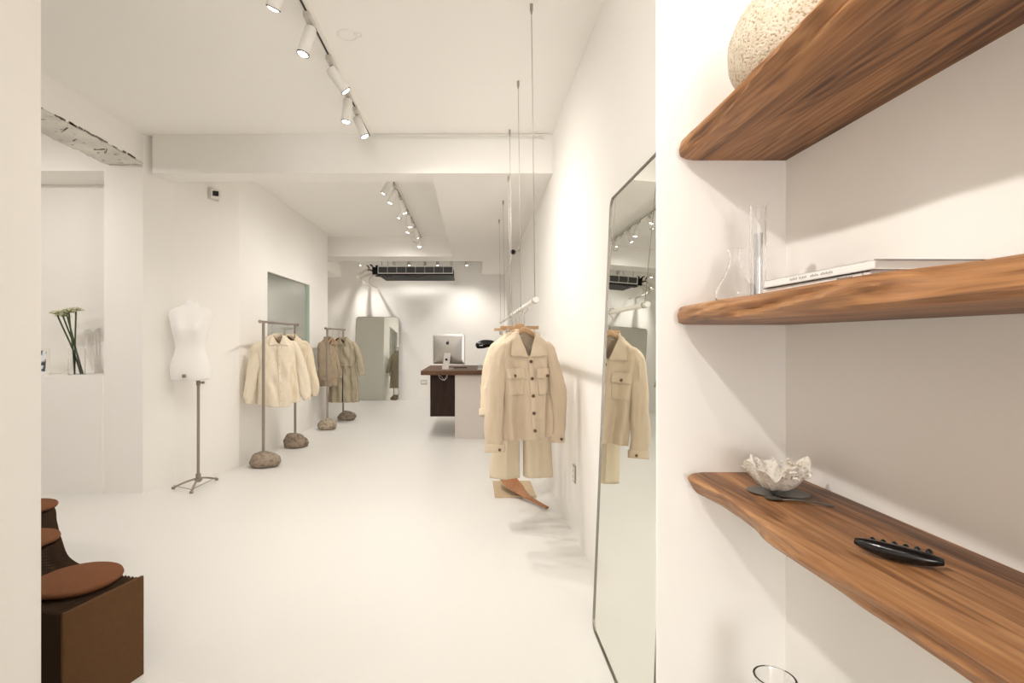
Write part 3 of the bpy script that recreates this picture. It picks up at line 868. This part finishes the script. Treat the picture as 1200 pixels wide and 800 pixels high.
# outlet on right wall, wall camera right, camera left, outlet back
def outlet(loc, rz, label, w=.075, h=.115, mat='paper'):
    t = empty('wall_outlet', loc, rz, label=label, cat='outlet')
    MB().box(-w/2, w/2, -.008, 0, -h/2, h/2).build('plate', 'metal', t, bevel=.003)
    m = MB(); m.box(-w/2+.010, w/2-.010, -.011, -.007, -h/2+.012, h/2-.012); f = m.build('socket_insert', mat, t, bevel=.002)
    m = MB()
    for zz in (-.02, .02):
        for xx in (-.008, .008): m.box(xx-.0015, xx+.0015, -.0115, -.0105, zz-.006, zz+.006)
    m.build('slots', 'dark', f)
outlet((.67, 3.50, .415), R(-90), 'small metal-edged outlet low on the right wall near the mirror', mat='label')
outlet((-1.08, 11.5, .38), 0, 'small outlet low on the back wall left of the counter', w=.13, h=.09, mat='label')
t = empty('security_camera', (-2.515, 5.10, 2.70), R(70), label='white square security camera with black lens high on the left wall', cat='camera')
# normal of the oblique wall
nx = Vector((.72, -.26, 0)).normalized()
t.rotation_euler = (0, 0, math.atan2(nx.y, nx.x)+PI/2)
MB().box(-.062, .062, -.022, .0, -.058, .058).build('base_plate', 'graymetal', t, bevel=.01, segs=3)
TM = Matrix.Translation((0, -.035, 0)) @ Matrix.Rotation(R(-42), 4, 'Z')
MB().box(-.045, .045, -.025, .03, -.044, .044, TM).build('body', 'whitemetal', t, bevel=.014, segs=4)
MB().box(-.026, .026, -.034, -.02, -.025, .025, TM).build('lens', 'black', t, bevel=.012, segs=3)
t = empty('security_camera', (.67, 7.7, 2.60), label='small bullet camera on a white bracket high on the right wall', cat='camera')
m = MB(); m.tube([(0, 0, 0), (-.05, -.05, -.025), (-.09, -.1, -.04)], [.02, .012, .02], 12); m.build('bracket', 'whitemetal', t, smooth=True)
m = MB(); m.tube([(-.09, -.08, -.04), (-.115, -.20, -.055)], .034, 18); m.build('body', 'black', t, smooth=True, bevel=.006)

# ------------------------------------------------------------------ stone racks
def stone(m, c, rx, ry, rz_, seed):
    bm = bmesh.new(); bmesh.ops.create_icosphere(bm, subdivisions=4, radius=1)
    for v in bm.verts:
        d = v.co.normalized()
        k = 1+.20*noise.noise(d*1.1+Vector((seed, 0, 0)))+.09*noise.noise(d*2.6+Vector((0, seed, 0)))+.025*noise.noise(d*9+Vector((0, 0, seed)))
        z = d.z*k
        if z < -.55: z = -.55-(z+.55)*-.12
        v.co = Vector((d.x*k*rx, d.y*k*ry, z*rz_))
    mn = min(v.co.z for v in bm.verts)
    for v in bm.verts: v.co += Vector((c[0], c[1], c[2]-mn))
    m.bm.free(); m.bm = bm
def rack(loc, y0, y1, ztop, stones, label, ext=.09, mats=('stone', 'stone')):
    """stones: list of (y, rx, ry, rz, seed, dx)"""
    t = empty('stone_foot_rack', loc, label=label, cat='clothes rack', group='iron clothes racks with stone feet')
    m = MB(); m.tube([(0, y0-ext, ztop), (0, y1+ext, ztop)], .012, 12); m.build('top_bar', 'iron', t, smooth=True)
    for y in (y0-ext, y1+ext):
        m = MB(); m.tube([(0, y-.006, ztop), (0, y+.006, ztop)], .017, 12); m.build('end_cap', 'iron', t)
    for y in (y0, y1):
        m = MB(); m.tube([(0, y, .06), (0, y, ztop)], .0145, 12); m.build('pole', 'iron', t, smooth=True)
    for (y, rx, ry, rz_, sd, dx), mt in zip(stones, mats):
        m = MB(); stone(m, (dx, y, 0), rx, ry, rz_, sd); m.build('stone_foot', mt, t, smooth=True)
    return t
RX = -2.165
rack((RX, 5.95, 0), 5.45-5.95, 6.42-5.95, 1.485, [(5.45-5.95, .158, .13, .095, 2.3, .01), (6.42-5.95, .142, .12, .105, 6.1, .005)],
     'nearer iron clothes rack on two brown boulders, holding cream shirts')
rack((-2.125, 8.15, 0), 7.68-8.15, 8.62-8.15, 1.465, [(7.68-8.15, .125, .12, .10, 4.4, .0), (8.62-8.15, .148, .12, .09, 8.8, .06)],
     'farther iron clothes rack on two small boulders, holding the long coat', mats=('stonelight', 'stone'))

SG = 'cream shirts on the nearer rack'; SH = 'wooden hangers on the stone-footed racks'
def shirt(name, loc, rz, label, group, L, mat, seed, hw=.225, tail=.05, amp=.032, slen=.69, sl_out=1.30, cat='shirt'):
    prof = [(0, hw*.98, .105), (.3, hw*.95, .095), (.6, hw*.93, .080), (.8, hw*.95, .062), (.86, hw*.92, .050), (.905, hw*.76, .045), (.945, hw*.58, .040), (.975, hw*.42, .037), (1, .062, .033)]
    zv = L-.10
    c = Cloth(name, loc, rz, label, cat, group, L, prof, mat, seed=seed, amp=amp, tail=tail, vneck=(zv, .062), folds=(5, 8), wr=.007)
    for sg in (-1, 1):
        P = [(sg*hw*.60, 0, L-.080), (sg*hw*.84, -.002, L-.118), (sg*hw*sl_out*.78, -.012, L-.22), (sg*hw*sl_out*.90, -.032, L-.40), (sg*hw*sl_out*1.0, -.055, L-slen*.85), (sg*hw*sl_out*1.05, -.062, L-slen-.02)]
        rad = [(0, .028, .030), (.12, .042, .044), (.3, .052, .048), (.6, .058, .046), (.88, .056, .042), (1, .034, .032)]
        c.sleeve(P, rad, seed+sg*2, btn='bone', fold=.12)
    c.collar(zv, .058, .112, .112)
    c.patch('placket', [(-.016, .012), (.018, .012), (.018, zv+.01), (-.016, zv+.01)], .005, nu=4, nv=50, th=.003)
    for k in range(7): c.button(.0, lerp(zv-.02, .07, k/6), .006, mat='bone', off=.009)
    return c
hanger_coat((RX, 5.66, 1.485-.010), R(30), 'wooden hanger in the first cream shirt on the nearer rack', group=SH)
s1 = shirt('cotton_shirt', (RX+.05, 5.68, .585), R(40), 'loose cream button shirt with puffed sleeves, first on the nearer rack', SG, .765, 'shirt', 2.0, hw=.222, tail=.045)
hanger_coat((RX, 6.10, 1.485-.010), R(30), 'dark wooden hanger in the second cream shirt on the nearer rack', group=SH, mat='deskwood')
shirt('cotton_shirt', (RX+.045, 6.12, .63), R(34), 'oat shirt hanging behind the first cream shirt on the nearer rack', SG, .72, 'shirt2', 5.0, hw=.20, amp=.02, sl_out=1.28)
# farther rack: long coat + taupe jacket
CG = 'linen clothes on the farther rack'
hanger_coat((-2.125, 8.34, 1.465-.010), R(12), 'dark hanger inside the long olive coat on the farther rack', group=SH, mat='deskwood', w=.115)
def waist(t): return (1-t)**.6 if t < .56 else .18
cw = Cloth('linen_coat', (-2.045, 8.34, .325), R(4), 'long olive linen coat dress with gathered waist and neck tie on the farther rack', 'coat', CG, 1.005,
    [(0, .235, .12), (.3, .215, .105), (.545, .180, .080), (.57, .168, .072), (.62, .180, .075), (.82, .195, .065), (.89, .180, .052), (.925, .140, .045), (.96, .10, .038), (1, .060, .033)],
    'coat', seed=3.1, amp=.020, vneck=(.90, .055), folds=(9, 14), gather=waist, wr=.008)
for sg in (-1, 1):
    P = [(sg*.11, 0, .925), (sg*.165, 0, .885), (sg*.215, -.01, .76), (sg*.255, -.03, .58), (sg*.285, -.03, .41)]
    cw.sleeve(P, [(0, .03, .03), (.15, .046, .046), (.35, .055, .053), (.6, .055, .052), (1, .052, .05)], 3+sg, cuff=False)
cw.patch('front_slit', [(-.006, .01), (.012, .01), (.006, .55), (-.002, .55)], .004, 'duct', nu=2, nv=30, th=.003)
m = MB()
for sg in (-1, 1):
    m.tube(smoothpath([(0, -.075, .905), (sg*.03, -.09, .925), (sg*.05, -.09, .905), (sg*.02, -.085, .900), (0, -.078, .903)], 16), .007, 8)
    m.tube(smoothpath([(0, -.078, .905), (sg*.02, -.092, .84), (sg*.028, -.095, .76)], 10), [.007]*11, 8)
m.build('neck_tie', 'coat', cw.t, smooth=True)
m = MB(); m.tube(smoothpath([(-.155, -.075, .575), (0, -.092, .572), (.155, -.075, .575)], 12), (.010), 8); m.build('waist_tie', 'coat', cw.t, smooth=True)
cw.collar(.90, .055, .085, .075, label=False)
hanger_coat((-2.125, 7.95, 1.465-.010), R(52), 'hanger inside the taupe jacket nearest the room on the farther rack', group=SH, w=.10)
shirt('linen_jacket', (-2.20, 7.95, .60), R(66), 'taupe linen jacket turned sideways in front of the long coat', CG, .73, 'coat2', 7.0, hw=.16, amp=.02, slen=.60, sl_out=1.15, tail=.02, cat='jacket')

# ------------------------------------------------------------------ dress form
df = empty('dress_form', (-2.425, 4.66, 0), label='white headless dress form torso on a thin metal tripod stand', cat='dress form')
def ell_ring(cx, cy, w, d, z, n=48, p=.92, bust=0, rot=0, dy=0):
    ring = []
    for i in range(n):
        a = 2*PI*i/n; c_, s_ = math.cos(a), math.sin(a)
        x = w*math.copysign(abs(c_)**p, c_); y = d*math.copysign(abs(s_)**p, s_)
        if s_ < 0 and bust: y -= bust*(math.exp(-((x-.075)/.055)**2)+math.exp(-((x+.075)/.055)**2))*abs(s_)
        if s_ > 0 and dy: y += dy*math.exp(-((abs(x)-.07)/.07)**2)*s_
        X = x*math.cos(rot)-y*math.sin(rot); Y = x*math.sin(rot)+y*math.cos(rot)
        ring.append(Vector((cx+X, cy+Y, z)))
    return ring
tb = [  # z, w, d, bust, butt
 (.945, .150, .088, 0, .0), (.955, .158, .094, 0, .01), (1.00, .163, .100, 0, .028), (1.05, .166, .102, 0, .030), (1.10, .160, .100, 0, .022), (1.15, .143, .092, 0, .01),
 (1.20, .124, .085, 0, 0), (1.235, .118, .082, 0, 0), (1.28, .124, .086, .004, 0), (1.33, .136, .092, .018, 0), (1.375, .147, .096, .034, 0), (1.41, .155, .094, .036, 0), (1.45, .163, .088, .022, 0),
 (1.49, .172, .080, .010, 0), (1.525, .178, .072, .004, 0), (1.550, .172, .064, 0, 0), (1.568, .150, .058, 0, 0), (1.582, .105, .052, 0, 0), (1.597, .066, .049, 0, 0), (1.618, .053, .047, 0, 0), (1.643, .051, .046, 0, 0), (1.650, .047, .042, 0, 0), (1.654, .035, .030, 0, 0)]
rot = R(12)
m = MB(); m.loft([ell_ring(-.05, -.03, w_, d_, z, bust=b_, rot=rot, dy=bt) for z, w_, d_, b_, bt in tb])
body = m.build('torso', 'dummy', df, smooth=True, sub=1)
m = MB(); m.box(-.013, .013, -.148, -.12, .975, 1.005, Matrix.Translation((-.05, 0, 0))); m.build('tag_clip', 'metal', df, bevel=.003)
m = MB(); m.tube([(0, 0, .085), (0, 0, .952)], .0125, 14); m.build('pole', 'iron', df, smooth=True)
m = MB(); m.tube([(0, 0, .90), (0, 0, .945)], .018, 14); m.tube([(.01, -.005, .925), (.055, -.02, .925)], .006, 8); m.tube([(.045, -.017, .925), (.06, -.021, .925)], .012, 10); m.build('clamp', 'iron', df)
m = MB(); m.tube([(0, 0, .05), (0, 0, .12)], .022, 14); m.tube([(-.03, -.0, .07), (.03, 0, .07)], .012, 10); m.build('hub', 'iron', df)
for fx, fy in ((-.195, -.045), (.035, -.18), (.045, .24)):
    m = MB(); m.tube(smoothpath([(0, 0, .085), (fx*.5, fy*.5, .055), (fx, fy, .012)], 8), [(.011, .008)]*9, 10); lg = m.build('leg', 'iron', df, smooth=True)
    m = MB(); m.lathe([(.012, 0), (.015, .004), (.014, .018), (.006, .022)], (fx, fy, .0), n=14); m.build('foot', 'iron', lg)
m = MB(); m.tube([(-.19, -.045, .03), (.035, -.175, .03)], .003, 6); m.tube([(.035, -.175, .03), (.045, .23, .03)], .003, 6); m.build('brace_wire', 'iron', df)

# ------------------------------------------------------------------ counter, computer, lamp
DZ = .895
dk = empty('shop_counter', (0, 7.6, 0), label='cashier counter with thick walnut top, plaster front and dark wood cabinet', cat='counter')
MB().box(-.69, .655, 6.90-7.6, 8.40-7.6, DZ-.056, DZ).build('counter_top', 'deskwood', dk, bevel=.004)
MB().box(-.245, .655, 6.955-7.6, 8.30-7.6, 0, DZ-.056).build('plaster_base', 'counter', dk, bevel=.003)
cb = MB().box(-.575, -.247, 7.0-7.6, 8.25-7.6, .285, DZ-.056).build('hanging_cabinet', 'cabwood', dk, bevel=.003)
# computer
im = empty('desktop_computer', (-.345, 7.30, DZ), R(-24), label='silver all-in-one desktop computer on the counter, back turned to the camera', cat='computer')
w2, h2 = .245, .205
rings = []
def rr_ring(w_, h_, r_, y, zc):
    pts = []
    for cx, cz, a0 in ((w_-r_, -h_+r_, -90), (w_-r_, h_-r_, 0), (-w_+r_, h_-r_, 90), (-w_+r_, -h_+r_, 180)):
        for k in range(7):
            a = R(a0+90*k/6); pts.append(Vector((cx+r_*math.cos(a), y, zc+cz+r_*math.sin(a))))
    return pts
zc = .275
m = MB()
m.loft([rr_ring(w2, h2, .014, .012, zc), rr_ring(w2, h2, .014, .004, zc), rr_ring(w2*.97, h2*.97, .02, -.004, zc), rr_ring(w2*.80, h2*.8, .06, -.016, zc), rr_ring(w2*.5, h2*.5, .06, -.028, zc), rr_ring(w2*.2, h2*.2, .03, -.034, zc)])
m.build('casing', 'alu', im, smooth=True, bevel=.001)
MB().box(-w2+.004, w2-.004, .011, .0135, zc-h2+.05, zc+h2-.004).build('screen', 'black', im)
m = MB(); P = smoothpath([(0, -.026, zc-.03), (0, -.045, zc-.09), (0, -.075, .09), (0, -.105, .008)], 14)
m.tube(P, [(.052, .004)]*15, 4, up=(0, 1, 0)) if False else None
rings = []
for p in P: rings.append([p+Vector((-.05, 0, 0)), p+Vector((.05, 0, 0)), p+Vector((.05, .007, .002)), p+Vector((-.05, .007, .002))])
m.loft(rings)
m.box(-.05, .05, -.11, .075, .0, .006); m.build('stand', 'alu', im, bevel=.002)
m = MB(); m.tube([(0, -.066, .135), (0, -.071, .134)], .018, 18); m.build('cable_hole', 'blackmat', im)
# fruit mark on the back
ap = []
for k in range(48):
    a = 2*PI*k/48+PI/2
    r_ = 1+.06*math.cos(2*a)-.05*math.cos(a*3+.0)
    x, z = .95*r_*math.cos(a), r_*math.sin(a)
    z -= .16*math.exp(-(x/.28)**2)*(1 if z > 0 else -1)
    if x > 0:
        bc = Vector((1.12, .12)); dd = Vector((x, z))-bc
        if dd.length < .42: x, z = bc+dd.normalized()*.42 if dd.length > 1e-4 else (x, z)
    ap.append((x*.024, zc+.085+z*.025))
m = MB(); m.prism(ap, -.0325, -.0215, axis='y')
lf = [(.000, .017), (.003, .026), (.011, .033), (.0115, .026), (.007, .019)]
m.prism([(x, zc+.095+z) for x, z in lf], -.0320, -.0205, axis='y'); m.build('logo', 'blackmat', im)
# small dark tray & cable & tape dispenser
m = MB(); m.box(-.10, .10, -.045, .045, 0, .012)
tag(m.build('keyboard', 'blackmat', bevel=.003, loc=(-.19, 7.62, DZ)), 'small dark keyboard lying on the counter behind the computer', 'keyboard')
t = empty('tape_dispenser', (.10, 7.10, DZ), label='small grey tape dispenser on the counter beside the clothes', cat='tape dispenser')
m = MB(); m.box(-.05, .05, -.025, .025, 0, .02); m.build('base', 'graymetal', t, bevel=.005)
m = MB(); m.tube([(-.01, -.014, .042), (-.01, .014, .042)], .028, 22); m.build('reel', 'greyink', t, bevel=.002)
m = MB()
m.tube(smoothpath([(-.46, 6.985, .84), (-.45, 6.975, .80), (-.40, 6.97, .77), (-.35, 6.975, .80), (-.36, 6.98, .84)], 24), .0025, 6)
m.tube(smoothpath([(-.47, 6.985, .835), (-.42, 6.972, .81), (-.385, 6.97, .765), (-.37, 6.975, .80), (-.34, 6.985, .838)], 24), .002, 6)
tag(m.build('charging_cable', 'pipe', smooth=True), 'thin white cable looping under the edge of the counter top', 'cable')
# black desk lamp
t = empty('desk_lamp', (.36, 7.75, DZ), label='black desk lamp with pointed shade peeking out left of the hanging clothes', cat='desk lamp')
m = MB(); m.lathe([(.085, 0), (.085, .012), (.02, .02), (.012, .03)], n=32); m.build('base', 'black', t, smooth=True)
m = MB(); m.tube([(0, 0, .02), (.03, 0, .25)], .007, 10); m.tube([(.03, 0, .25), (-.06, -.02, .36)], .006, 10); m.build('arm', 'black', t, smooth=True)
m = MB(); P = smoothpath([(-.02, -.03, .325), (-.10, -.035, .350), (-.20, -.04, .345), (-.30, -.045, .322), (-.33, -.047, .315)], 20)
m.tube(P, [interp([(0, .02), (.25, .050), (.55, .062), (.85, .040), (1, .012)], i/20) for i in range(21)], 22); m.build('shade', 'black', t, smooth=True)
m = MB()
for k in range(5): m.box(-.275+k*.010, -.269+k*.010, -.106, -.1035, .316, .330)
m.build('maker_marks', 'paper', t)

# ------------------------------------------------------------------ air conditioner
ac = empty('ceiling_air_conditioner', (-1.10, 10.4, 2.50), label='exposed dark fan coil air conditioner with eight-section grille hung at the back', cat='air conditioner')
hx = .71
MB().box(-hx, hx, -.40, .55, .02, .05).build('drain_tray', 'duct', ac, bevel=.004)
MB().box(-hx+.01, hx-.01, -.30, .50, .05, .20).build('fan_box', 'duct', ac, bevel=.004)
cf = MB().box(-hx+.015, hx-.015, -.395, -.30, .06, .185).build('coil', 'grille', ac)
m = MB()
for k in range(52):
    x = lerp(-hx+.03, hx-.03, k/51); m.box(x-.003, x+.003, -.402, -.395, .065, .182)
m.build('fins', 'graymetal', cf) if False else m.bm.free()
m = MB(); m.box(-hx, hx, -.415, -.395, .178, .196); m.box(-hx, hx, -.415, -.395, .048, .064)
for k in range(9):
    x = lerp(-hx+.006, hx-.006, k/8); m.box(x-(.006 if k in (0, 8) else .003), x+(.006 if k in (0, 8) else .003), -.413, -.395, .05, .19)
m.build('grille_frame', 'whitemetal', ac)
m = MB()
for k in range(20):
    z = lerp(.068, .176, k/19); m.box(-hx+.01, hx-.01, -.400, -.396, z-.0012, z+.0012)
m.build('louvres', 'louvregrey', cf)
for sx in (-.66, .66):
    for sy in (-.25, .45):
        m = MB(); m.tube([(sx, sy, .19), (sx, sy, .54)], .006, 6); m.build('hanging_rod', 'metal', ac)
m = MB(); m.box(-hx-.13, -hx, -.28, .1, .05, .19); m.box(-hx-.06, -hx, -.32, -.1, .10, .22); m.build('valve_box', 'duct', ac, bevel=.005)
m = MB()
m.tube(smoothpath([(-hx-.1, -.2, .12), (-hx-.22, -.2, .15), (-hx-.34, -.1, .12), (-hx-.5, .2, .10), (-hx-.6, .6, .12), (-hx-.6, 1.05, .12)], 30), .026, 10)
m.tube(smoothpath([(-hx-.1, -.15, .08), (-hx-.25, -.1, .06), (-hx-.40, .1, .03), (-hx-.48, .5, -.02), (-hx-.45, 1.05, -.04)], 30), .024, 10)
m.tube(smoothpath([(-hx-.05, -.25, .06), (-hx-.18, -.2, .0), (-hx-.24, .0, -.06), (-hx-.28, .5, -.08), (-hx-.28, 1.05, -.08)], 30), .015, 8)
m.build('white_pipes', 'pipe', ac, smooth=True)
m = MB()
for k in range(9):
    a = Vector((-hx-.04-random.random()*.16, -.3+random.random()*.1, .06+random.random()*.14)); b = a+Vector((random.uniform(-.08, .08), .02, random.uniform(-.06, .06)))
    m.tube([a, (a+b)/2+Vector((0, 0, .02)), b], .012, 6)
m.tube(smoothpath([(-hx+.0, -.38, .02), (-hx+.06, -.38, -.012), (-hx+.14, -.38, .018), (-hx+.2, -.38, -.01), (-hx+.26, -.38, .02)], 20), .006, 6)
m.tube(smoothpath([(-.2, -.39, .02), (0, -.39, -.014), (.2, -.39, .02)], 16), .006, 6)
m.build('wiring', 'black', ac, smooth=True)

# ------------------------------------------------------------------ ledge objects on the left
vz = .995
vx, vy = -3.465, 4.62
m = MB(); m.lathe(shell([(.060, 0), (.062, .01), (.062, .23)], .003), n=36)
tag(m.build('glass_vase', 'glass', smooth=True, loc=(vx, vy, vz)), 'clear glass cylinder vase holding the long stems on the niche ledge', 'vase')
stems = [((.03, 0), (-.165, -.01, .52)), ((.01, .02), (-.105, .02, .53)), ((-.01, -.01), (-.055, -.02, .54)), ((-.03, 0), (-.015, .01, .55)), ((.045, .01), (-.13, .015, .50))]
for k, ((bx_, by_), (tx, ty_, tz)) in enumerate(stems):
    bx_ = (.035, .02, -.01, -.02, .045)[k]
    t = empty('allium_stem', (vx+bx_, vy+by_, vz+.006), label=('pale green umbel flower leaning farthest left in the glass vase', 'second umbel flower from the left in the glass vase',
        'middle umbel flower in the glass vase', 'straightest umbel flower on the right of the glass vase', 'lowest umbel flower tucked behind the leftmost bloom')[k], cat='flower', group='long-stemmed flowers in the glass vase')
    end = Vector((tx-bx_, ty_-by_, tz))
    P = smoothpath([(0, 0, 0), (end.x*.35, end.y*.3, end.z*.42), (end.x*.8, end.y*.8, end.z*.82), end], 16)
    MB().tube(P, .0065, 8).build('stem', 'stem', t, smooth=True)
    m = MB()
    for q in range(60):
        a = random.uniform(0, 2*PI); r_ = .058*math.sqrt(random.random()); hgt = .045*(1-(r_/.06)**2*.5)+random.uniform(-.006, .006)
        c = end+Vector((r_*math.cos(a), r_*math.sin(a), hgt-.01))
        m.tube([end, c], .0011, 4, caps=False)
    fl = m.build('umbel_rays', 'foliage', t)
    m = MB()
    for q in range(110):
        a = random.uniform(0, 2*PI); r_ = .060*math.sqrt(random.random()); hgt = .042*(1-(r_/.06)**2*.6)+random.uniform(-.006, .006)
        c = end+Vector((r_*math.cos(a), r_*math.sin(a), hgt-.01)); s_ = random.uniform(.0045, .008)
        m.lathe([(.0004, -s_*.6), (s_, 0), (.0004, s_*.6)], tuple(c), n=5)
    m.build('blossoms', 'petal', t)
# black and white photo card leaning on the back of the niche
t = empty('photo_card', (-3.80, 4.56, vz), R(-28), label='small black and white photo print standing at the left of the niche ledge', cat='photo')
t.rotation_euler = (R(-12), 0, R(24))
MB().box(-.11, .11, 0, .006, 0, .235).build('card', 'label', t)
m, nt, b = new_mat('photo_print')
tc = nt.nodes.new('ShaderNodeTexCoord'); n = nt.nodes.new('ShaderNodeTexNoise'); n.inputs['Scale'].default_value = 17; n.inputs['Detail'].default_value = 4
rr_ = nt.nodes.new('ShaderNodeValToRGB'); rr_.color_ramp.interpolation = 'EASE'
rr_.color_ramp.elements[0].position = .44; rr_.color_ramp.elements[1].position = .54
rr_.color_ramp.elements[0].color = (.03, .035, .045, 1); rr_.color_ramp.elements[1].color = (.80, .82, .86, 1)
nt.links.new(tc.outputs['Object'], n.inputs['Vector']); nt.links.new(n.outputs['Fac'], rr_.inputs['Fac']); nt.links.new(rr_.outputs['Color'], b.inputs['Base Color'])
MB().box(-.095, .085, -.002, .001, .01, .215).build('print', m, t)

# ------------------------------------------------------------------ pleated bench and cushions
HB = .38; NB = 200
bn = empty('pleated_bench', (-1.34, 1.95, 0), label='curved dark brown pleated paper bench behind the left wall edge', cat='bench')
P = smoothpath([(-1.334, 1.915, 0), (-1.56, 1.985, 0), (-1.80, 2.13, 0), (-2.03, 2.37, 0), (-2.25, 2.62, 0), (-2.44, 2.84, 0), (-2.66, 2.98, 0), (-2.95, 3.03, 0)], NB)
rings = []
for i, p in enumerate(P):
    T = (P[min(i+1, NB)]-P[max(i-1, 0)]).normalized(); S = Vector((T.y, -T.x, 0))
    k = i % 2; hw_ = .147-.016*k; hz = HB-.016*k; bev = .006
    q = p-Vector((-1.34, 1.95, 0))
    pts = [q-S*hw_+Vector((0, 0, .0)), q+S*hw_, q+S*hw_+Vector((0, 0, hz-bev)), q+S*(hw_-bev)+Vector((0, 0, hz))]
    for u in range(1, 6): pts.append(q+S*lerp(hw_-bev, -hw_+bev, u/6)+Vector((0, 0, hz-.008*((u+i//2) % 2))))
    pts += [q-S*(hw_-bev)+Vector((0, 0, hz)), q-S*hw_+Vector((0, 0, hz-bev))]
    rings.append(pts)
m = MB(); m.loft(rings); m.build('pleated_body', 'pleat', bn)
T = (P[1]-P[0]).normalized(); ang = math.atan2(T.y, T.x)
o = MB().box(-.008, .004, -.153, .153, 0, HB+.004).build('end_panel', 'kraft', bn, bevel=.004)
o.location = P[0]-Vector((-1.34, 1.95, 0)); o.rotation_euler = (0, 0, ang)
for (cx, cy), lab in (((-1.500, 2.005), 'round rust felt cushion on the near end of the pleated bench'),
                      ((-2.045, 2.385), 'middle round felt cushion on the pleated bench, half hidden by the left wall'),
                      ((-2.43, 2.86), 'farthest round felt cushion on the pleated bench, barely showing at the wall edge')):
    m = MB(); m.lathe([(.0005, 0), (.135, .0), (.144, .004), (.147, .011), (.144, .019), (.135, .023), (.0005, .024)], n=64)
    tag(m.build('round_cushion', 'felt', smooth=True, loc=(cx, cy, HB+.001)), lab, 'cushion', 'round cushions on the pleated bench')

# ------------------------------------------------------------------ world, extra lamps, camera
w = bpy.data.worlds.new('World'); bpy.context.scene.world = w; w.use_nodes = True
bg = w.node_tree.nodes['Background']; bg.inputs[0].default_value = (.93, .96, 1.0, 1); bg.inputs[1].default_value = 1.0
def area(name, loc, rot, sx, sy, power, col=(1, .95, .88)):
    l = LA.new(name, 'AREA'); l.shape = 'RECTANGLE'; l.size = sx; l.size_y = sy; l.energy = power; l.color = col
    o = bpy.data.objects.new(name, l); COL.objects.link(o); o.location = loc; o.rotation_euler = rot
    return o
area('rear_fill_light', (-.25, -7.62, 1.5), (R(-90), 0, 0) if False else (R(90), 0, 0), 1.7, 2.4, 95, (1, .985, .97))  # added area fill behind the camera, set at the unseen rear window
# alcove spot on ceiling, in front and left of the shelves
def ceil_spot(loc, target, power, size, label, r=.03, col=(1, .95, .89)):
    d = (Vector(target)-Vector(loc)).normalized()
    return put_spot(loc[0], loc[1], H, d, label, 'ceiling spotlights behind the camera', power, size, r=r, col=col)
ceil_spot((-.25, -.55, H), (.60, 1.3, 1.1), 12, 80, 'ceiling spotlight behind the camera aimed at the alcove shelves')
ceil_spot((.15, -.20, H), (.62, 1.2, 1.2), 3, 80, 'ceiling spotlight behind the camera close to the alcove')
ceil_spot((-3.7, 3.0, H), (-3.7, 4.6, 1.2), 34, 140, 'ceiling spotlight in the side room aimed at the niche')
ceil_spot((-3.9, 1.2, H), (-3.6, 3.2, 0.2), 36, 140, 'ceiling spotlight in the side room aimed at its floor')

cam = bpy.data.cameras.new('camera'); co = bpy.data.objects.new('camera', cam); COL.objects.link(co)
co.location = (0, 0, 1.3); co.rotation_euler = (R(90), 0, 0)
cam.sensor_width = 36; cam.lens = 620/1200*36
cam.shift_x = 45/1200; cam.shift_y = -2/1200; cam.clip_start = .02
sc = bpy.context.scene; sc.camera = co
sc.view_settings.view_transform = 'Standard'; sc.view_settings.look = 'None'; sc.view_settings.gamma = 1
sc.view_settings.exposure = 0.64; sc.view_settings.use_curve_mapping = False
sc.cycles.max_bounces = 12; sc.cycles.diffuse_bounces = 8; sc.cycles.glossy_bounces = 6; sc.cycles.transmission_bounces = 10
sc.cycles.sample_clamp_indirect = 6; sc.cycles.use_denoising = True
